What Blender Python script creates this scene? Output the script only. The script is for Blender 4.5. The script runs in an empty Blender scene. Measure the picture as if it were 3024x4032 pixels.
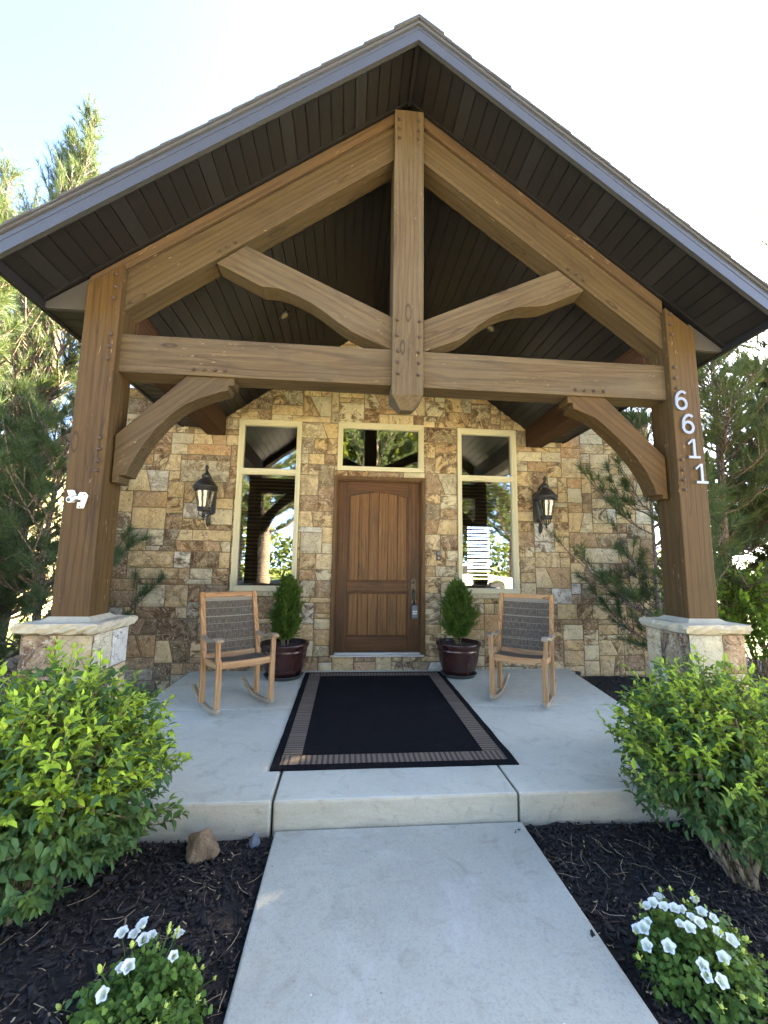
import bpy, bmesh, math, random
import numpy as np
from mathutils import Vector, Matrix, noise as mnoise

scene = bpy.context.scene
COL = scene.collection
R = math.radians

# ------------------------------------------------------------------ camera, sky, sun, exposure
CAM = Vector((-0.0787, -5.0781, 1.2771))
YAW, PITCH, ROLL = 0.0862, 0.1279, 0.0139
fwd = Vector((math.sin(YAW)*math.cos(PITCH), math.cos(YAW)*math.cos(PITCH), math.sin(PITCH)))
rt = Vector((math.cos(YAW), -math.sin(YAW), 0)); up = rt.cross(fwd)
rt, up = math.cos(ROLL)*rt + math.sin(ROLL)*up, -math.sin(ROLL)*rt + math.cos(ROLL)*up
cd = bpy.data.cameras.new('camera'); cam = bpy.data.objects.new('camera', cd); COL.objects.link(cam)
cam.matrix_world = Matrix(((rt.x, up.x, -fwd.x, CAM.x), (rt.y, up.y, -fwd.y, CAM.y), (rt.z, up.z, -fwd.z, CAM.z), (0, 0, 0, 1)))
cd.sensor_fit = 'VERTICAL'; cd.sensor_height = 36.0
cd.lens = 36.0*1646.1/4032.0
cd.clip_start = 0.05; cd.clip_end = 600
scene.camera = cam

SUN_EL, SUN_AZ = R(31), R(64)          # azimuth clockwise from +Y
world = bpy.data.worlds.new("World"); scene.world = world; world.use_nodes = True
wn = world.node_tree.nodes; wl = world.node_tree.links
sky = wn.new('ShaderNodeTexSky'); sky.sky_type = 'NISHITA'; sky.sun_disc = False
sky.sun_elevation = SUN_EL; sky.sun_rotation = SUN_AZ
sky.air_density = 0.35; sky.dust_density = 5.0; sky.ozone_density = 5.5; sky.altitude = 2600
bg = wn['Background']; bg.inputs['Strength'].default_value = 0.15
wl.new(sky.outputs['Color'], bg.inputs['Color'])
sl = bpy.data.lights.new('sun', 'SUN'); sl.energy = 5.0; sl.angle = R(0.5); sl.color = (1.0, 0.93, 0.82)
so = bpy.data.objects.new('sun', sl); COL.objects.link(so)
sdir = Vector((math.sin(SUN_AZ)*math.cos(SUN_EL), math.cos(SUN_AZ)*math.cos(SUN_EL), math.sin(SUN_EL)))
so.rotation_euler = sdir.to_track_quat('Z', 'Y').to_euler(); so.location = (8, 4, 12)
vs = scene.view_settings
vs.view_transform = 'Standard'; vs.look = 'None'; vs.gamma = 1.0; vs.use_curve_mapping = False
vs.exposure = 4.75
vs.use_white_balance = True; vs.white_balance_temperature = 8700; vs.white_balance_tint = 8

# ------------------------------------------------------------------ helpers
def tag(o, label=None, cat=None, group=None, kind=None):
    if label: o['label'] = label
    if cat: o['category'] = cat
    if group: o['group'] = group
    if kind: o['kind'] = kind
    return o

def thing(name, label, cat, loc=(0, 0, 0), rz=0.0, group=None):
    o = bpy.data.objects.new(name, None); COL.objects.link(o)
    o.empty_display_size = 0.1
    o.location = loc; o.rotation_euler = (0, 0, rz)
    return tag(o, label, cat, group)

def world_loc(o):
    v = Vector((0, 0, 0))
    while o is not None:
        v += o.location; o = o.parent
    return v

def link(name, me, m, parent=None, smooth=False):
    if m is not None:
        for k in (m if isinstance(m, (list, tuple)) else [m]): me.materials.append(k)
    if smooth: me.polygons.foreach_set('use_smooth', [True]*len(me.polygons))
    o = bpy.data.objects.new(name, me); COL.objects.link(o)
    if parent is not None: o.parent = parent
    return o

GRAIN_SEED = [0]
class MB:
    """collects shapes (world coordinates unless local) and links them as ONE mesh object"""
    def __init__(s): s.v = []; s.f = []; s.mi = []; s.at = {}; s.cur = 0
    def add(s, vs_, fs, **attrs):
        b = len(s.v); s.v += [tuple(p) for p in vs_]; s.f += [tuple(b+i for i in f) for f in fs]
        s.mi += [s.cur]*len(fs)
        for k, val in attrs.items(): s.at.setdefault(k, {}).update({b+i: val for i in range(len(vs_))})
        return b
    def box(s, x0, x1, y0, y1, z0, z1, **a):
        vs_ = [(x0,y0,z0),(x1,y0,z0),(x1,y1,z0),(x0,y1,z0),(x0,y0,z1),(x1,y0,z1),(x1,y1,z1),(x0,y1,z1)]
        s.add(vs_, [(3,2,1,0),(4,5,6,7),(0,1,5,4),(1,2,6,5),(2,3,7,6),(3,0,4,7)], **a)
    def prism(s, poly, axis, a0, a1, **at):
        """polygon in the plane normal to axis ('x' -> (y,z), 'y' -> (x,z), 'z' -> (x,y)), extruded a0..a1"""
        def P(p, a): return (a, p[0], p[1]) if axis == 'x' else (p[0], a, p[1]) if axis == 'y' else (p[0], p[1], a)
        n = len(poly); vs_ = [P(p, a0) for p in poly] + [P(p, a1) for p in poly]
        area = sum(poly[i][0]*poly[(i+1) % n][1]-poly[(i+1) % n][0]*poly[i][1] for i in range(n))
        fs = [tuple(range(n)), tuple(range(2*n-1, n-1, -1))] + [(i, n+i, n+(i+1) % n, (i+1) % n) for i in range(n)]
        flip = (area > 0) != (axis == 'y')
        if flip: fs = [tuple(reversed(f)) for f in fs]
        s.add(vs_, fs, **at)
    def tube(s, pts, radii, n=8, cap=True, **at):
        pts = [Vector(p) for p in pts]
        if not isinstance(radii, (list, tuple)): radii = [radii]*len(pts)
        radii = [float(r) for r in radii]
        vs_ = []; prev = None
        for i, p in enumerate(pts):
            t = (pts[min(i+1, len(pts)-1)]-pts[max(i-1, 0)]).normalized()
            if prev is None:
                a = Vector((0, 0, 1)) if abs(t.z) < .9 else Vector((1, 0, 0))
                u = t.cross(a).normalized()
            else:
                u = (prev-t*prev.dot(t)).normalized()
            prev = u; w = t.cross(u)
            for k in range(n):
                an = 2*math.pi*k/n
                vs_.append(p+radii[i]*(math.cos(an)*u+math.sin(an)*w))
        fs = [(i*n+k, i*n+(k+1) % n, (i+1)*n+(k+1) % n, (i+1)*n+k) for i in range(len(pts)-1) for k in range(n)]
        if cap: fs += [tuple(range(n-1, -1, -1)), tuple(range((len(pts)-1)*n, len(pts)*n))]
        s.add(vs_, fs, **at)
    def bar(s, pts, w, h, upv=(0, 0, 1), **at):
        """rectangular section swept along pts: w across, h along upv"""
        pts = [Vector(p) for p in pts]; upv = Vector(upv); vs_ = []
        for i, p in enumerate(pts):
            t = (pts[min(i+1, len(pts)-1)]-pts[max(i-1, 0)]).normalized()
            sd = t.cross(upv).normalized(); u2 = sd.cross(t)
            ww = w[i] if isinstance(w, (list, tuple)) else w; hh = h[i] if isinstance(h, (list, tuple)) else h
            for a, b in ((-1,-1),(1,-1),(1,1),(-1,1)): vs_.append(p+sd*a*ww/2+u2*b*hh/2)
        fs = [(i*4+k, i*4+(k+1) % 4, i*4+4+(k+1) % 4, i*4+4+k) for i in range(len(pts)-1) for k in range(4)]
        n = len(pts)*4; fs += [(3,2,1,0), (n-4, n-3, n-2, n-1)]
        s.add(vs_, fs, **at)
    def lathe(s, prof, c=(0, 0, 0), n=28, **at):
        vs_ = []
        for r, z in prof:
            for k in range(n):
                a = 2*math.pi*k/n; vs_.append((c[0]+r*math.cos(a), c[1]+r*math.sin(a), c[2]+z))
        fs = [(i*n+k, i*n+(k+1) % n, (i+1)*n+(k+1) % n, (i+1)*n+k) for i in range(len(prof)-1) for k in range(n)]
        s.add(vs_, fs, **at)
    def build(s, name, m, parent=None, local=False, grain=None, bevel=0, smooth=False, seg=2, rough=0):
        off = Vector((0, 0, 0)) if (local or parent is None) else world_loc(parent)
        me = bpy.data.meshes.new(name)
        V = np.array(s.v, dtype=float)
        if rough:
            rr = np.random.RandomState(len(V)); V = V + rr.uniform(-rough, rough, V.shape)
        me.from_pydata((V-np.array(off)).tolist(), [], s.f); me.update()
        if any(s.mi): me.polygons.foreach_set('material_index', s.mi)
        if grain is not None:
            a = Vector(grain).normalized(); t = Vector((0, 1, 0)) if abs(a.y) < .9 else Vector((1, 0, 0))
            b = a.cross(t).normalized(); c = a.cross(b)
            GRAIN_SEED[0] += 1; rs = np.random.RandomState(GRAIN_SEED[0]); o3 = rs.uniform(-20, 20, 3)
            G = np.stack([V@np.array(a), V@np.array(b), V@np.array(c)], 1)+o3
            at = me.attributes.new('gco', 'FLOAT_VECTOR', 'POINT'); at.data.foreach_set('vector', G.astype(np.float32).ravel())
        for k, d in s.at.items():
            arr = np.zeros(len(V), np.float32)
            for i, val in d.items(): arr[i] = val
            at = me.attributes.new(k, 'FLOAT', 'POINT'); at.data.foreach_set('value', arr)
        o = link(name, me, m, parent, smooth)
        if bevel:
            b = o.modifiers.new('bevel', 'BEVEL'); b.width = bevel; b.segments = seg; b.limit_method = 'ANGLE'; b.angle_limit = R(35)
        return o

def np_mesh(name, V, tri, m, parent=None, attrs=None, off=None, smooth=False, quad=False):
    """fast mesh from numpy vertex and face arrays (triangles or quads)"""
    V = np.asarray(V, np.float32)
    if off is not None: V = V-np.asarray(off, np.float32)
    F = np.asarray(tri, np.int32); k = F.shape[1]
    me = bpy.data.meshes.new(name)
    me.vertices.add(len(V)); me.vertices.foreach_set('co', V.ravel())
    me.loops.add(F.size); me.loops.foreach_set('vertex_index', F.ravel())
    me.polygons.add(len(F)); me.polygons.foreach_set('loop_start', np.arange(0, F.size, k, dtype=np.int32))
    me.polygons.foreach_set('loop_total', np.full(len(F), k, np.int32))
    for n, a in (attrs or {}).items():
        at = me.attributes.new(n, 'FLOAT', 'POINT'); at.data.foreach_set('value', np.asarray(a, np.float32))
    me.update(calc_edges=True)
    return link(name, me, m, parent, smooth)

def copy_tree(o, parent=None):
    c = o.copy(); COL.objects.link(c); c.parent = parent
    for ch in list(o.children): copy_tree(ch, c)
    return c

# ------------------------------------------------------------------ materials
class NT:
    def __init__(s, name):
        s.m = bpy.data.materials.new(name); s.m.use_nodes = True; s.t = s.m.node_tree; s.t.nodes.clear()
        s.out = s.t.nodes.new('ShaderNodeOutputMaterial')
    def n(s, typ, **kw):
        nd = s.t.nodes.new(typ)
        for k, v in kw.items(): setattr(nd, k, v)
        return nd
    def put(s, sock, v):
        if isinstance(v, bpy.types.NodeSocket): s.t.links.new(v, sock)
        elif v is not None:
            if sock.type == 'RGBA' and not isinstance(v, (int, float)) and len(v) == 3: v = (*v, 1)
            sock.default_value = v
    def attr(s, name, what='Fac'): return s.n('ShaderNodeAttribute', attribute_name=name).outputs[what]
    def obj(s): return s.n('ShaderNodeTexCoord').outputs['Object']
    def gen(s): return s.n('ShaderNodeTexCoord').outputs['Generated']
    def map(s, vec, scale=(1, 1, 1), rot=(0, 0, 0), loc=(0, 0, 0)):
        nd = s.n('ShaderNodeMapping'); s.put(nd.inputs['Vector'], vec)
        nd.inputs['Scale'].default_value = scale; nd.inputs['Rotation'].default_value = rot; nd.inputs['Location'].default_value = loc
        return nd.outputs[0]
    def noise(s, vec, scale, detail=4, rough=.55, dist=0, col=False):
        nd = s.n('ShaderNodeTexNoise'); s.put(nd.inputs['Vector'], vec)
        nd.inputs['Scale'].default_value = scale; nd.inputs['Detail'].default_value = detail
        nd.inputs['Roughness'].default_value = rough; nd.inputs['Distortion'].default_value = dist
        return nd.outputs['Color' if col else 'Fac']
    def vor(s, vec, scale, feature='F1', out='Distance', rnd=1.0):
        nd = s.n('ShaderNodeTexVoronoi', feature=feature); s.put(nd.inputs['Vector'], vec)
        nd.inputs['Scale'].default_value = scale; nd.inputs['Randomness'].default_value = rnd
        return nd.outputs[out]
    def ramp(s, fac, stops, interp='LINEAR'):
        nd = s.n('ShaderNodeValToRGB'); nd.color_ramp.interpolation = interp; el = nd.color_ramp.elements
        while len(el) > 1: el.remove(el[-1])
        for i, (p, c) in enumerate(stops):
            e = el[0] if i == 0 else el.new(p)
            e.position = p; e.color = (*c, 1) if not isinstance(c, (int, float)) else (c, c, c, 1)
        s.put(nd.inputs[0], fac); return nd.outputs[0]
    def mix(s, fac, a, b, mode='MIX'):
        nd = s.n('ShaderNodeMix', data_type='RGBA', blend_type=mode)
        s.put(nd.inputs[0], fac); s.put(nd.inputs[6], a); s.put(nd.inputs[7], b); return nd.outputs[2]
    def math(s, op, a, b=None, c=None, clamp=False):
        nd = s.n('ShaderNodeMath', operation=op, use_clamp=clamp)
        s.put(nd.inputs[0], a); s.put(nd.inputs[1], b); s.put(nd.inputs[2], c); return nd.outputs[0]
    def step(s, x, lo, hi):
        nd = s.n('ShaderNodeMapRange', interpolation_type='SMOOTHSTEP'); s.put(nd.inputs[0], x)
        nd.inputs[1].default_value = lo; nd.inputs[2].default_value = hi; return nd.outputs[0]
    def sep(s, vec):
        nd = s.n('ShaderNodeSeparateXYZ'); s.put(nd.inputs[0], vec); return nd.outputs
    def comb(s, x, y, z):
        nd = s.n('ShaderNodeCombineXYZ'); s.put(nd.inputs[0], x); s.put(nd.inputs[1], y); s.put(nd.inputs[2], z); return nd.outputs[0]
    def bump(s, h, strength=.3, dist=.01, normal=None):
        nd = s.n('ShaderNodeBump'); nd.inputs['Strength'].default_value = strength; nd.inputs['Distance'].default_value = dist
        s.put(nd.inputs['Height'], h); s.put(nd.inputs['Normal'], normal); return nd.outputs[0]
    def bsdf(s, color, rough=.7, normal=None, metal=0, spec=None, trans=None):
        b = s.n('ShaderNodeBsdfPrincipled'); s.put(b.inputs['Base Color'], color); s.put(b.inputs['Roughness'], rough)
        s.put(b.inputs['Metallic'], metal); s.put(b.inputs['Normal'], normal)
        if spec is not None: s.put(b.inputs['Specular IOR Level'], spec)
        if trans is not None: s.put(b.inputs['Transmission Weight'], trans)
        return b.outputs[0]
    def done(s, sh): s.t.links.new(sh, s.out.inputs['Surface']); return s.m

def m_wood(name, dark, mid, light, grey=(.25, .2, .15), greyamt=.4, chips=True, rough=.75, ringscale=30.0, bump=.35):
    t = NT(name); g = t.attr('gco', 'Vector'); gx, gy, gz = t.sep(g)
    lo = t.noise(t.map(g, (.35, 2.6, 2.6)), 1.0, 3, .5, .2)
    ph = t.math('ADD', t.math('ADD', t.math('MULTIPLY', gy, 150.0), t.math('MULTIPLY', gz, 120.0)), t.math('MULTIPLY', lo, ringscale*2.2))
    ring = t.step(t.math('SINE', ph), .25, .98)
    brk = t.noise(t.map(g, (2.2, 30, 30)), 1.0, 4, .65)
    fine = t.noise(t.map(g, (7, 190, 190)), 1.0, 3, .7)
    streak = t.noise(t.map(g, (.9, 34, 34), loc=(2, 5, 1)), 1.0, 5, .7)
    f = t.math('ADD', t.math('MULTIPLY', streak, .62), t.math('ADD', t.math('MULTIPLY', fine, .30), t.math('MULTIPLY', brk, .18)))
    c = t.ramp(f, [(.36, dark), (.54, mid), (.74, light)])
    late = t.math('MULTIPLY', ring, t.step(brk, .30, .62))
    c = t.mix(t.math('MULTIPLY', late, .58), c, tuple(x*.62 for x in dark))
    big = t.noise(t.map(g, (.9, 3.0, 3.0)), 1.0, 6, .68, .3)
    c = t.mix(t.math('MULTIPLY', t.step(big, .40, .70), greyamt), c, t.mix(f, tuple(x*.5 for x in grey), tuple(x*1.35 for x in grey)))
    blot = t.noise(t.map(g, (1.5, 5, 5), loc=(3, 1, 4)), 1.0, 6, .72)
    c = t.mix(t.math('MULTIPLY', t.step(blot, .50, .74), .55), c, tuple(x*.6 for x in dark))
    kd = t.vor(t.map(g, (1.3, 4.2, 4.2)), 1.0)
    kn = t.math('SUBTRACT', 1.0, t.step(t.math('ABSOLUTE', t.math('SUBTRACT', kd, .085)), .004, .022))
    kn = t.math('MAXIMUM', kn, t.math('SUBTRACT', 1.0, t.step(kd, .012, .035)))
    c = t.mix(t.math('MULTIPLY', kn, .7), c, tuple(x*.45 for x in dark))
    ck = t.noise(t.map(g, (.55, 13, 13), loc=(5, 2, 8)), 1.0, 2, .5); ck = t.math('ABSOLUTE', t.math('SUBTRACT', ck, .5))
    ckz = t.step(t.noise(t.map(g, (.7, 2, 2), loc=(1, 7, 3)), 1.0, 2), .48, .58)
    crack = t.math('MULTIPLY', t.math('SUBTRACT', 1.0, t.step(ck, .003, .013)), ckz)
    c = t.mix(t.math('MULTIPLY', crack, .5), c, tuple(x*.3 for x in dark))
    if chips:
        ch = t.noise(t.map(g, (14, 60, 60)), 1.0, 3, .6); zone = t.noise(t.map(g, (1.6, 5, 5), loc=(9, 9, 2)), 1.0, 2)
        k = t.math('MULTIPLY', t.step(ch, .65, .69), t.step(zone, .50, .62))
        c = t.mix(t.math('MULTIPLY', k, .35), c, (.40, .29, .17))
    h = t.math('ADD', t.math('MULTIPLY', fine, .6), t.math('MULTIPLY', t.math('SUBTRACT', 1.0, late), .5))
    return t.done(t.bsdf(c, rough, t.bump(h, bump, .004), spec=.3))

M = {}
M['beam'] = m_wood('weathered_timber', (0.0362, 0.0209, 0.0096), (0.0702, 0.0446, 0.0207), (0.1001, 0.0701, 0.0365), (0.0852, 0.0659, 0.0415), .6)
M['post'] = m_wood('stained_timber', (0.0324, 0.0147, 0.0031), (0.0563, 0.0277, 0.0059), (0.0766, 0.0405, 0.0092), (0.0675, 0.0405, 0.0111), .45, ringscale=12)
M['rafter'] = m_wood('golden_timber', (0.0346, 0.0197, 0.0079), (0.0569, 0.0352, 0.0143), (0.0769, 0.0495, 0.0217), (0.0634, 0.0444, 0.0226), .4, ringscale=10)
M['trim'] = m_wood('orange_timber', (0.0279, 0.0139, 0.0056), (0.0623, 0.0337, 0.0135), (0.0918, 0.0538, 0.0259), (0.0558, 0.0400, 0.0259), .3, ringscale=12)
M['plate'] = m_wood('dark_timber', (0.0218, 0.0075, 0.0024), (0.0499, 0.0186, 0.0060), (0.0686, 0.0272, 0.0098), (0.0624, 0.0297, 0.0138), .2, chips=False)  # dark wood of the beams running back to the wall
M['door'] = m_wood('stained_walnut', (0.0226, 0.0072, 0.0020), (0.0837, 0.0286, 0.0069), (0.1537, 0.0591, 0.0152), (0.0190, 0.0094, 0.0047), .8, chips=False, rough=.5, bump=.15, ringscale=14)
M['plank'] = m_wood('golden_walnut', (0.0486, 0.0186, 0.0053), (0.1390, 0.0586, 0.0159), (0.2294, 0.1049, 0.0308), (0.0695, 0.0340, 0.0117), .5, chips=False, rough=.5, bump=.15, ringscale=14)
M['doorframe'] = m_wood('stained_frame', (0.0506, 0.0231, 0.0079), (0.1120, 0.0542, 0.0195), (0.1590, 0.0831, 0.0325), (0.0650, 0.0397, 0.0217), .4, chips=False, rough=.55, bump=.15)
M['chair'] = m_wood('weathered_teak', (0.1950, 0.0712, 0.0212), (0.4096, 0.1900, 0.0677), (0.5364, 0.3040, 0.1270), (0.4096, 0.3040, 0.1693), .5, chips=False, rough=.6, bump=.2)
M['chairgrey'] = m_wood('grey_teak', (.17, .10, .05), (.30, .20, .11), (.42, .31, .19), (.40, .33, .24), .7, chips=False, rough=.7, bump=.2)
M['bark'] = None

def m_stone():
    t = NT('quarry_stone'); o = t.obj(); r1 = t.attr('srnd'); r2 = t.attr('stint')
    base = t.ramp(r1, [(0, (0.7131, 0.5112, 0.2761)), (.10, (0.5576, 0.3668, 0.1885)), (.20, (0.7760, 0.6003, 0.3637)), (.30, (0.4019, 0.2224, 0.1190)),
                       (.40, (0.7131, 0.5002, 0.2646)), (.50, (0.6017, 0.4669, 0.3009)), (.58, (0.2672, 0.1445, 0.1009)), (.66, (0.5576, 0.5112, 0.3901)),
                       (.74, (0.0947, 0.0666, 0.0596)), (.80, (0.5576, 0.2890, 0.1390)), (.87, (0.7760, 0.7003, 0.5027)), (.93, (0.3566, 0.3334, 0.2894)), (.97, (0.7760, 0.7920, 0.7542))], 'CONSTANT')
    shift = t.n('ShaderNodeVectorMath', operation='ADD'); t.put(shift.inputs[0], o); t.put(shift.inputs[1], t.comb(t.math('MULTIPLY', r1, 37.0), t.math('MULTIPLY', r2, 23.0), t.math('MULTIPLY', r2, 51.0)))
    p = shift.outputs[0]
    base = t.mix(.22, base, (.52, .41, .255))
    b1 = t.noise(p, 9, 8, .72, .8); b2 = t.noise(p, 34, 8, .78, .8); b3 = t.noise(p, 5.0, 6, .68, 1.6)
    c = t.mix(t.step(b1, .30, .70), t.mix(.33, base, (.14, .085, .04)), t.mix(.25, base, (.80, .64, .36)))
    amt = t.math('MULTIPLY', t.step(r2, .22, .8), .88)
    c = t.mix(t.math('MULTIPLY', t.step(b3, .44, .58), amt), c, t.mix(t.step(b2, .35, .68), (.045, .026, .018), (.24, .12, .055)))
    c = t.mix(t.math('MULTIPLY', t.step(b2, .50, .70), t.math('MULTIPLY_ADD', r2, .45, .38)), c, t.mix(.25, c, (.045, .026, .015)))
    vn = t.math('SUBTRACT', 1.0, t.step(t.math('ABSOLUTE', t.math('SUBTRACT', t.noise(p, 5.5, 3, .6, 1.5), .5)), .004, .016)); c = t.mix(t.math('MULTIPLY', vn, .55), c, (.72, .62, .44))
    vd = t.math('SUBTRACT', 1.0, t.step(t.math('ABSOLUTE', t.math('SUBTRACT', t.noise(t.map(p, (1, 1, 1), loc=(4, 4, 4)), 4.5, 3, .6, 1.2), .5)), .003, .012)); c = t.mix(t.math('MULTIPLY', vd, .6), c, (.06, .04, .025))
    pit = t.noise(p, 75, 3, .6)
    c = t.mix(t.math('MULTIPLY', t.step(pit, .58, .72), .5), c, (.05, .035, .022))
    lich = t.math('MULTIPLY', t.step(t.noise(p, 46, 5, .65), .60, .68), t.step(t.noise(p, 5, 2), .46, .60))
    c = t.mix(t.math('MULTIPLY', lich, .8), c, (.72, .64, .50))
    h = t.math('ADD', t.math('MULTIPLY', b2, .6), t.math('ADD', t.math('MULTIPLY', b1, 1.2), t.math('MULTIPLY', pit, .2)))
    return t.done(t.bsdf(c, .85, t.bump(h, 1.0, .035), spec=.25))
M['stone'] = m_stone()

def m_simple(name, col, rough=.6, nscale=20, var=.25, bump=.15, spec=None, metal=0, bdist=.004):
    t = NT(name); o = t.obj(); n = t.noise(o, nscale, 5, .6); n2 = t.noise(o, nscale*.17, 3)
    c = t.mix(n, tuple(x*(1-var) for x in col), tuple(min(1, x*(1+var)) for x in col))
    c = t.mix(t.math('MULTIPLY', n2, var), c, tuple(x*.7 for x in col))
    return t.done(t.bsdf(c, rough, t.bump(n, bump, bdist) if bump else None, metal, spec))
M['mortar'] = m_simple('mortar', (.20, .15, .09), .9, 90, .3, .5)
M['capstone'] = m_simple('cap_stone', (.37, .315, .21), .85, 30, .28, .8, bdist=.012)
M['fascia'] = m_simple('painted_fascia', (.034, .034, .034), .27, 40, .08, .05, spec=.6)
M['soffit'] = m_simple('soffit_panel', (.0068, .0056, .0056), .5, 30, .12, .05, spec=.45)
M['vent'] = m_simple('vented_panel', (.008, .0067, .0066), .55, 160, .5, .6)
M['porkchop'] = m_simple('soffit_return', (.042, .038, .036), .5, 30, .1, .05)
M['shingle'] = m_simple('roof_shingle', (.045, .044, .047), .9, 120, .4, .7)
M['iron'] = m_simple('rusted_bolt', (.045, .025, .016), .65, 200, .4, .3)
M['black'] = m_simple('black_iron', (.018, .016, .014), .38, 60, .3, .3, spec=.6)
M['cream'] = m_simple('cream_vinyl', (.52, .47, .315), .45, 12, .05, .03)
M['alu'] = m_simple('threshold_metal', (.42, .42, .40), .4, 40, .15, .1)
M['white'] = m_simple('white_plastic', (.62, .62, .59), .4, 30, .04, .03)
M['pot'] = m_simple('maroon_glaze', (.038, .013, .011), .25, 18, .35, .12, spec=.6)
M['saucer'] = m_simple('grey_saucer', (.05, .052, .05), .5, 20, .2, .1)
M['soil'] = m_simple('potting_soil', (.06, .038, .024), .95, 60, .6, 1.0, bdist=.02)
M['tan'] = m_simple('tan_stucco', (.55, .43, .24), .9, 60, .1, .3)
M['steel'] = m_simple('brushed_number', (.26, .26, .265), .42, 60, .1, .1, metal=.8)
M['bronze'] = m_simple('bronze_plate', (.055, .046, .035), .4, 60, .2, .1, metal=.5)
M['lockbox'] = m_simple('lockbox_grey', (.09, .11, .14), .5, 40, .2, .1)
M['dark'] = m_simple('dark_room', (.045, .036, .028), .8, 3, .3, 0)
M['slat'] = m_simple('wood_slat', (.14, .085, .05), .55, 10, .2, 0)
M['bulb'] = m_simple('frosted_lamp', (.24, .20, .10), .5, 10, .05, 0)
M['pvc'] = m_simple('black_pipe', (.02, .02, .02), .5, 40, .2, .1)
M['carpaint'] = m_simple('white_paint', (.80, .80, .80), .25, 10, .03, 0, spec=.6)
M['asphalt'] = m_simple('asphalt', (.06, .06, .062), .9, 90, .4, .5)

def m_concrete(name, col, broom, grit=1.0):
    t = NT(name); o = t.obj()
    n1 = t.noise(o, 2.2, 6, .65, .5); n2 = t.noise(o, 95, 5, .75); n3 = t.noise(t.map(o, (14, 190, 60)) if broom else o, 1.0 if broom else 230, 3, .6)
    c = t.mix(n1, tuple(x*.78 for x in col), tuple(x*1.16 for x in col))
    c = t.mix(t.math('MULTIPLY', t.step(n2, .46, .72), .42*grit), c, tuple(x*.55 for x in col))
    c = t.mix(t.math('MULTIPLY', t.step(n3, .5, .75), .22), c, tuple(min(1, x*1.45) for x in col))
    st = t.noise(o, 6.5, 6, .7, 1.0)
    c = t.mix(t.math('MULTIPLY', t.step(st, .50, .74), .5), c, (col[0]*.56, col[1]*.53, col[2]*.47))
    wz = t.step(t.noise(t.map(o, (1, 1, 1), loc=(7, 3, 1)), 1.6, 6, .72, .8), .52, .74)
    c = t.mix(t.math('MULTIPLY', wz, .32), c, (.60, .595, .57))
    sp = t.vor(o, 21); spk = t.math('SUBTRACT', 1.0, t.step(sp, .03, .10)); zone = t.step(t.noise(o, 9, 2), .57, .64)
    c = t.mix(t.math('MULTIPLY', t.math('MULTIPLY', spk, zone), .85), c, (.055, .05, .042))
    sp2 = t.vor(t.map(o, (1, 1, 1), loc=(3, 9, 2)), 13); w2 = t.math('MULTIPLY', t.math('SUBTRACT', 1.0, t.step(sp2, .02, .07)), t.step(t.noise(t.map(o, (1, 1, 1), loc=(2, 2, 2)), 5, 2), .60, .66))
    c = t.mix(t.math('MULTIPLY', w2, .8), c, (.75, .74, .70))
    h = t.math('ADD', t.math('MULTIPLY', n2, .7), n3)
    return t.done(t.bsdf(c, .85, t.bump(h, .5, .004), spec=.3))
M['slab'] = m_concrete('broomed_concrete', (.56, .54, .42), True, .8)
M['walk'] = m_concrete('walk_concrete', (.385, .372, .295), False, 1.3)
def m_riser():
    t = NT('formed_concrete_face'); o = t.obj(); n = t.noise(t.map(o, (2, 2, 9)), 3.0, 6, .7, .4); n2 = t.noise(o, 80, 4, .7); z = t.sep(o)[2]
    c = t.mix(n, (.33, .29, .20), (.50, .45, .34))
    edge = t.math('MULTIPLY', t.step(t.math('ADD', z, t.math('MULTIPLY', n, .10)), -.055, -.13), 1.0)
    blot = t.noise(o, 11, 6, .75, .6)
    c = t.mix(t.math('MULTIPLY', t.step(blot, .55, .68), .5), c, (.23, .19, .14)); c = t.mix(t.math('MULTIPLY', edge, .35), c, (.20, .165, .125))
    c = t.mix(t.math('MULTIPLY', t.step(n2, .5, .75), .3), c, (.2, .18, .14))
    return t.done(t.bsdf(c, .9, t.bump(n2, .5, .004)))
M['riser'] = m_riser()
M['bounce_drive'] = m_concrete('bounce_concrete', (.60, .57, .50), False, 1.0)  # made pale so the forecourt throws more sunlight back

def m_ground():
    t = NT('mulch_soil'); o = t.obj()
    n = t.noise(t.map(o, (1, 1.4, 1)), 55, 6, .75, 1.2); n2 = t.noise(o, 9, 5, .7)
    c = t.ramp(n, [(.3, (.006, .005, .004)), (.5, (.022, .016, .012)), (.66, (.05, .035, .024)), (.8, (.10, .07, .045))])
    c = t.mix(t.math('MULTIPLY', t.step(n2, .5, .7), .4), c, (.035, .022, .014))
    return t.done(t.bsdf(c, .95, t.bump(n, 1.0, .03)))
M['ground'] = m_ground()
def m_lawn():
    t = NT('lawn_grass'); o = t.obj(); n = t.noise(o, 60, 6, .8); n2 = t.noise(o, .6, 4)
    c = t.mix(n, (.09, .15, .03), (.22, .30, .08)); c = t.mix(t.math('MULTIPLY', t.step(n2, .4, .7), .5), c, (.25, .25, .08))
    return t.done(t.bsdf(c, .9, t.bump(n, 1.0, .05)))
M['lawn'] = m_lawn()

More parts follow.
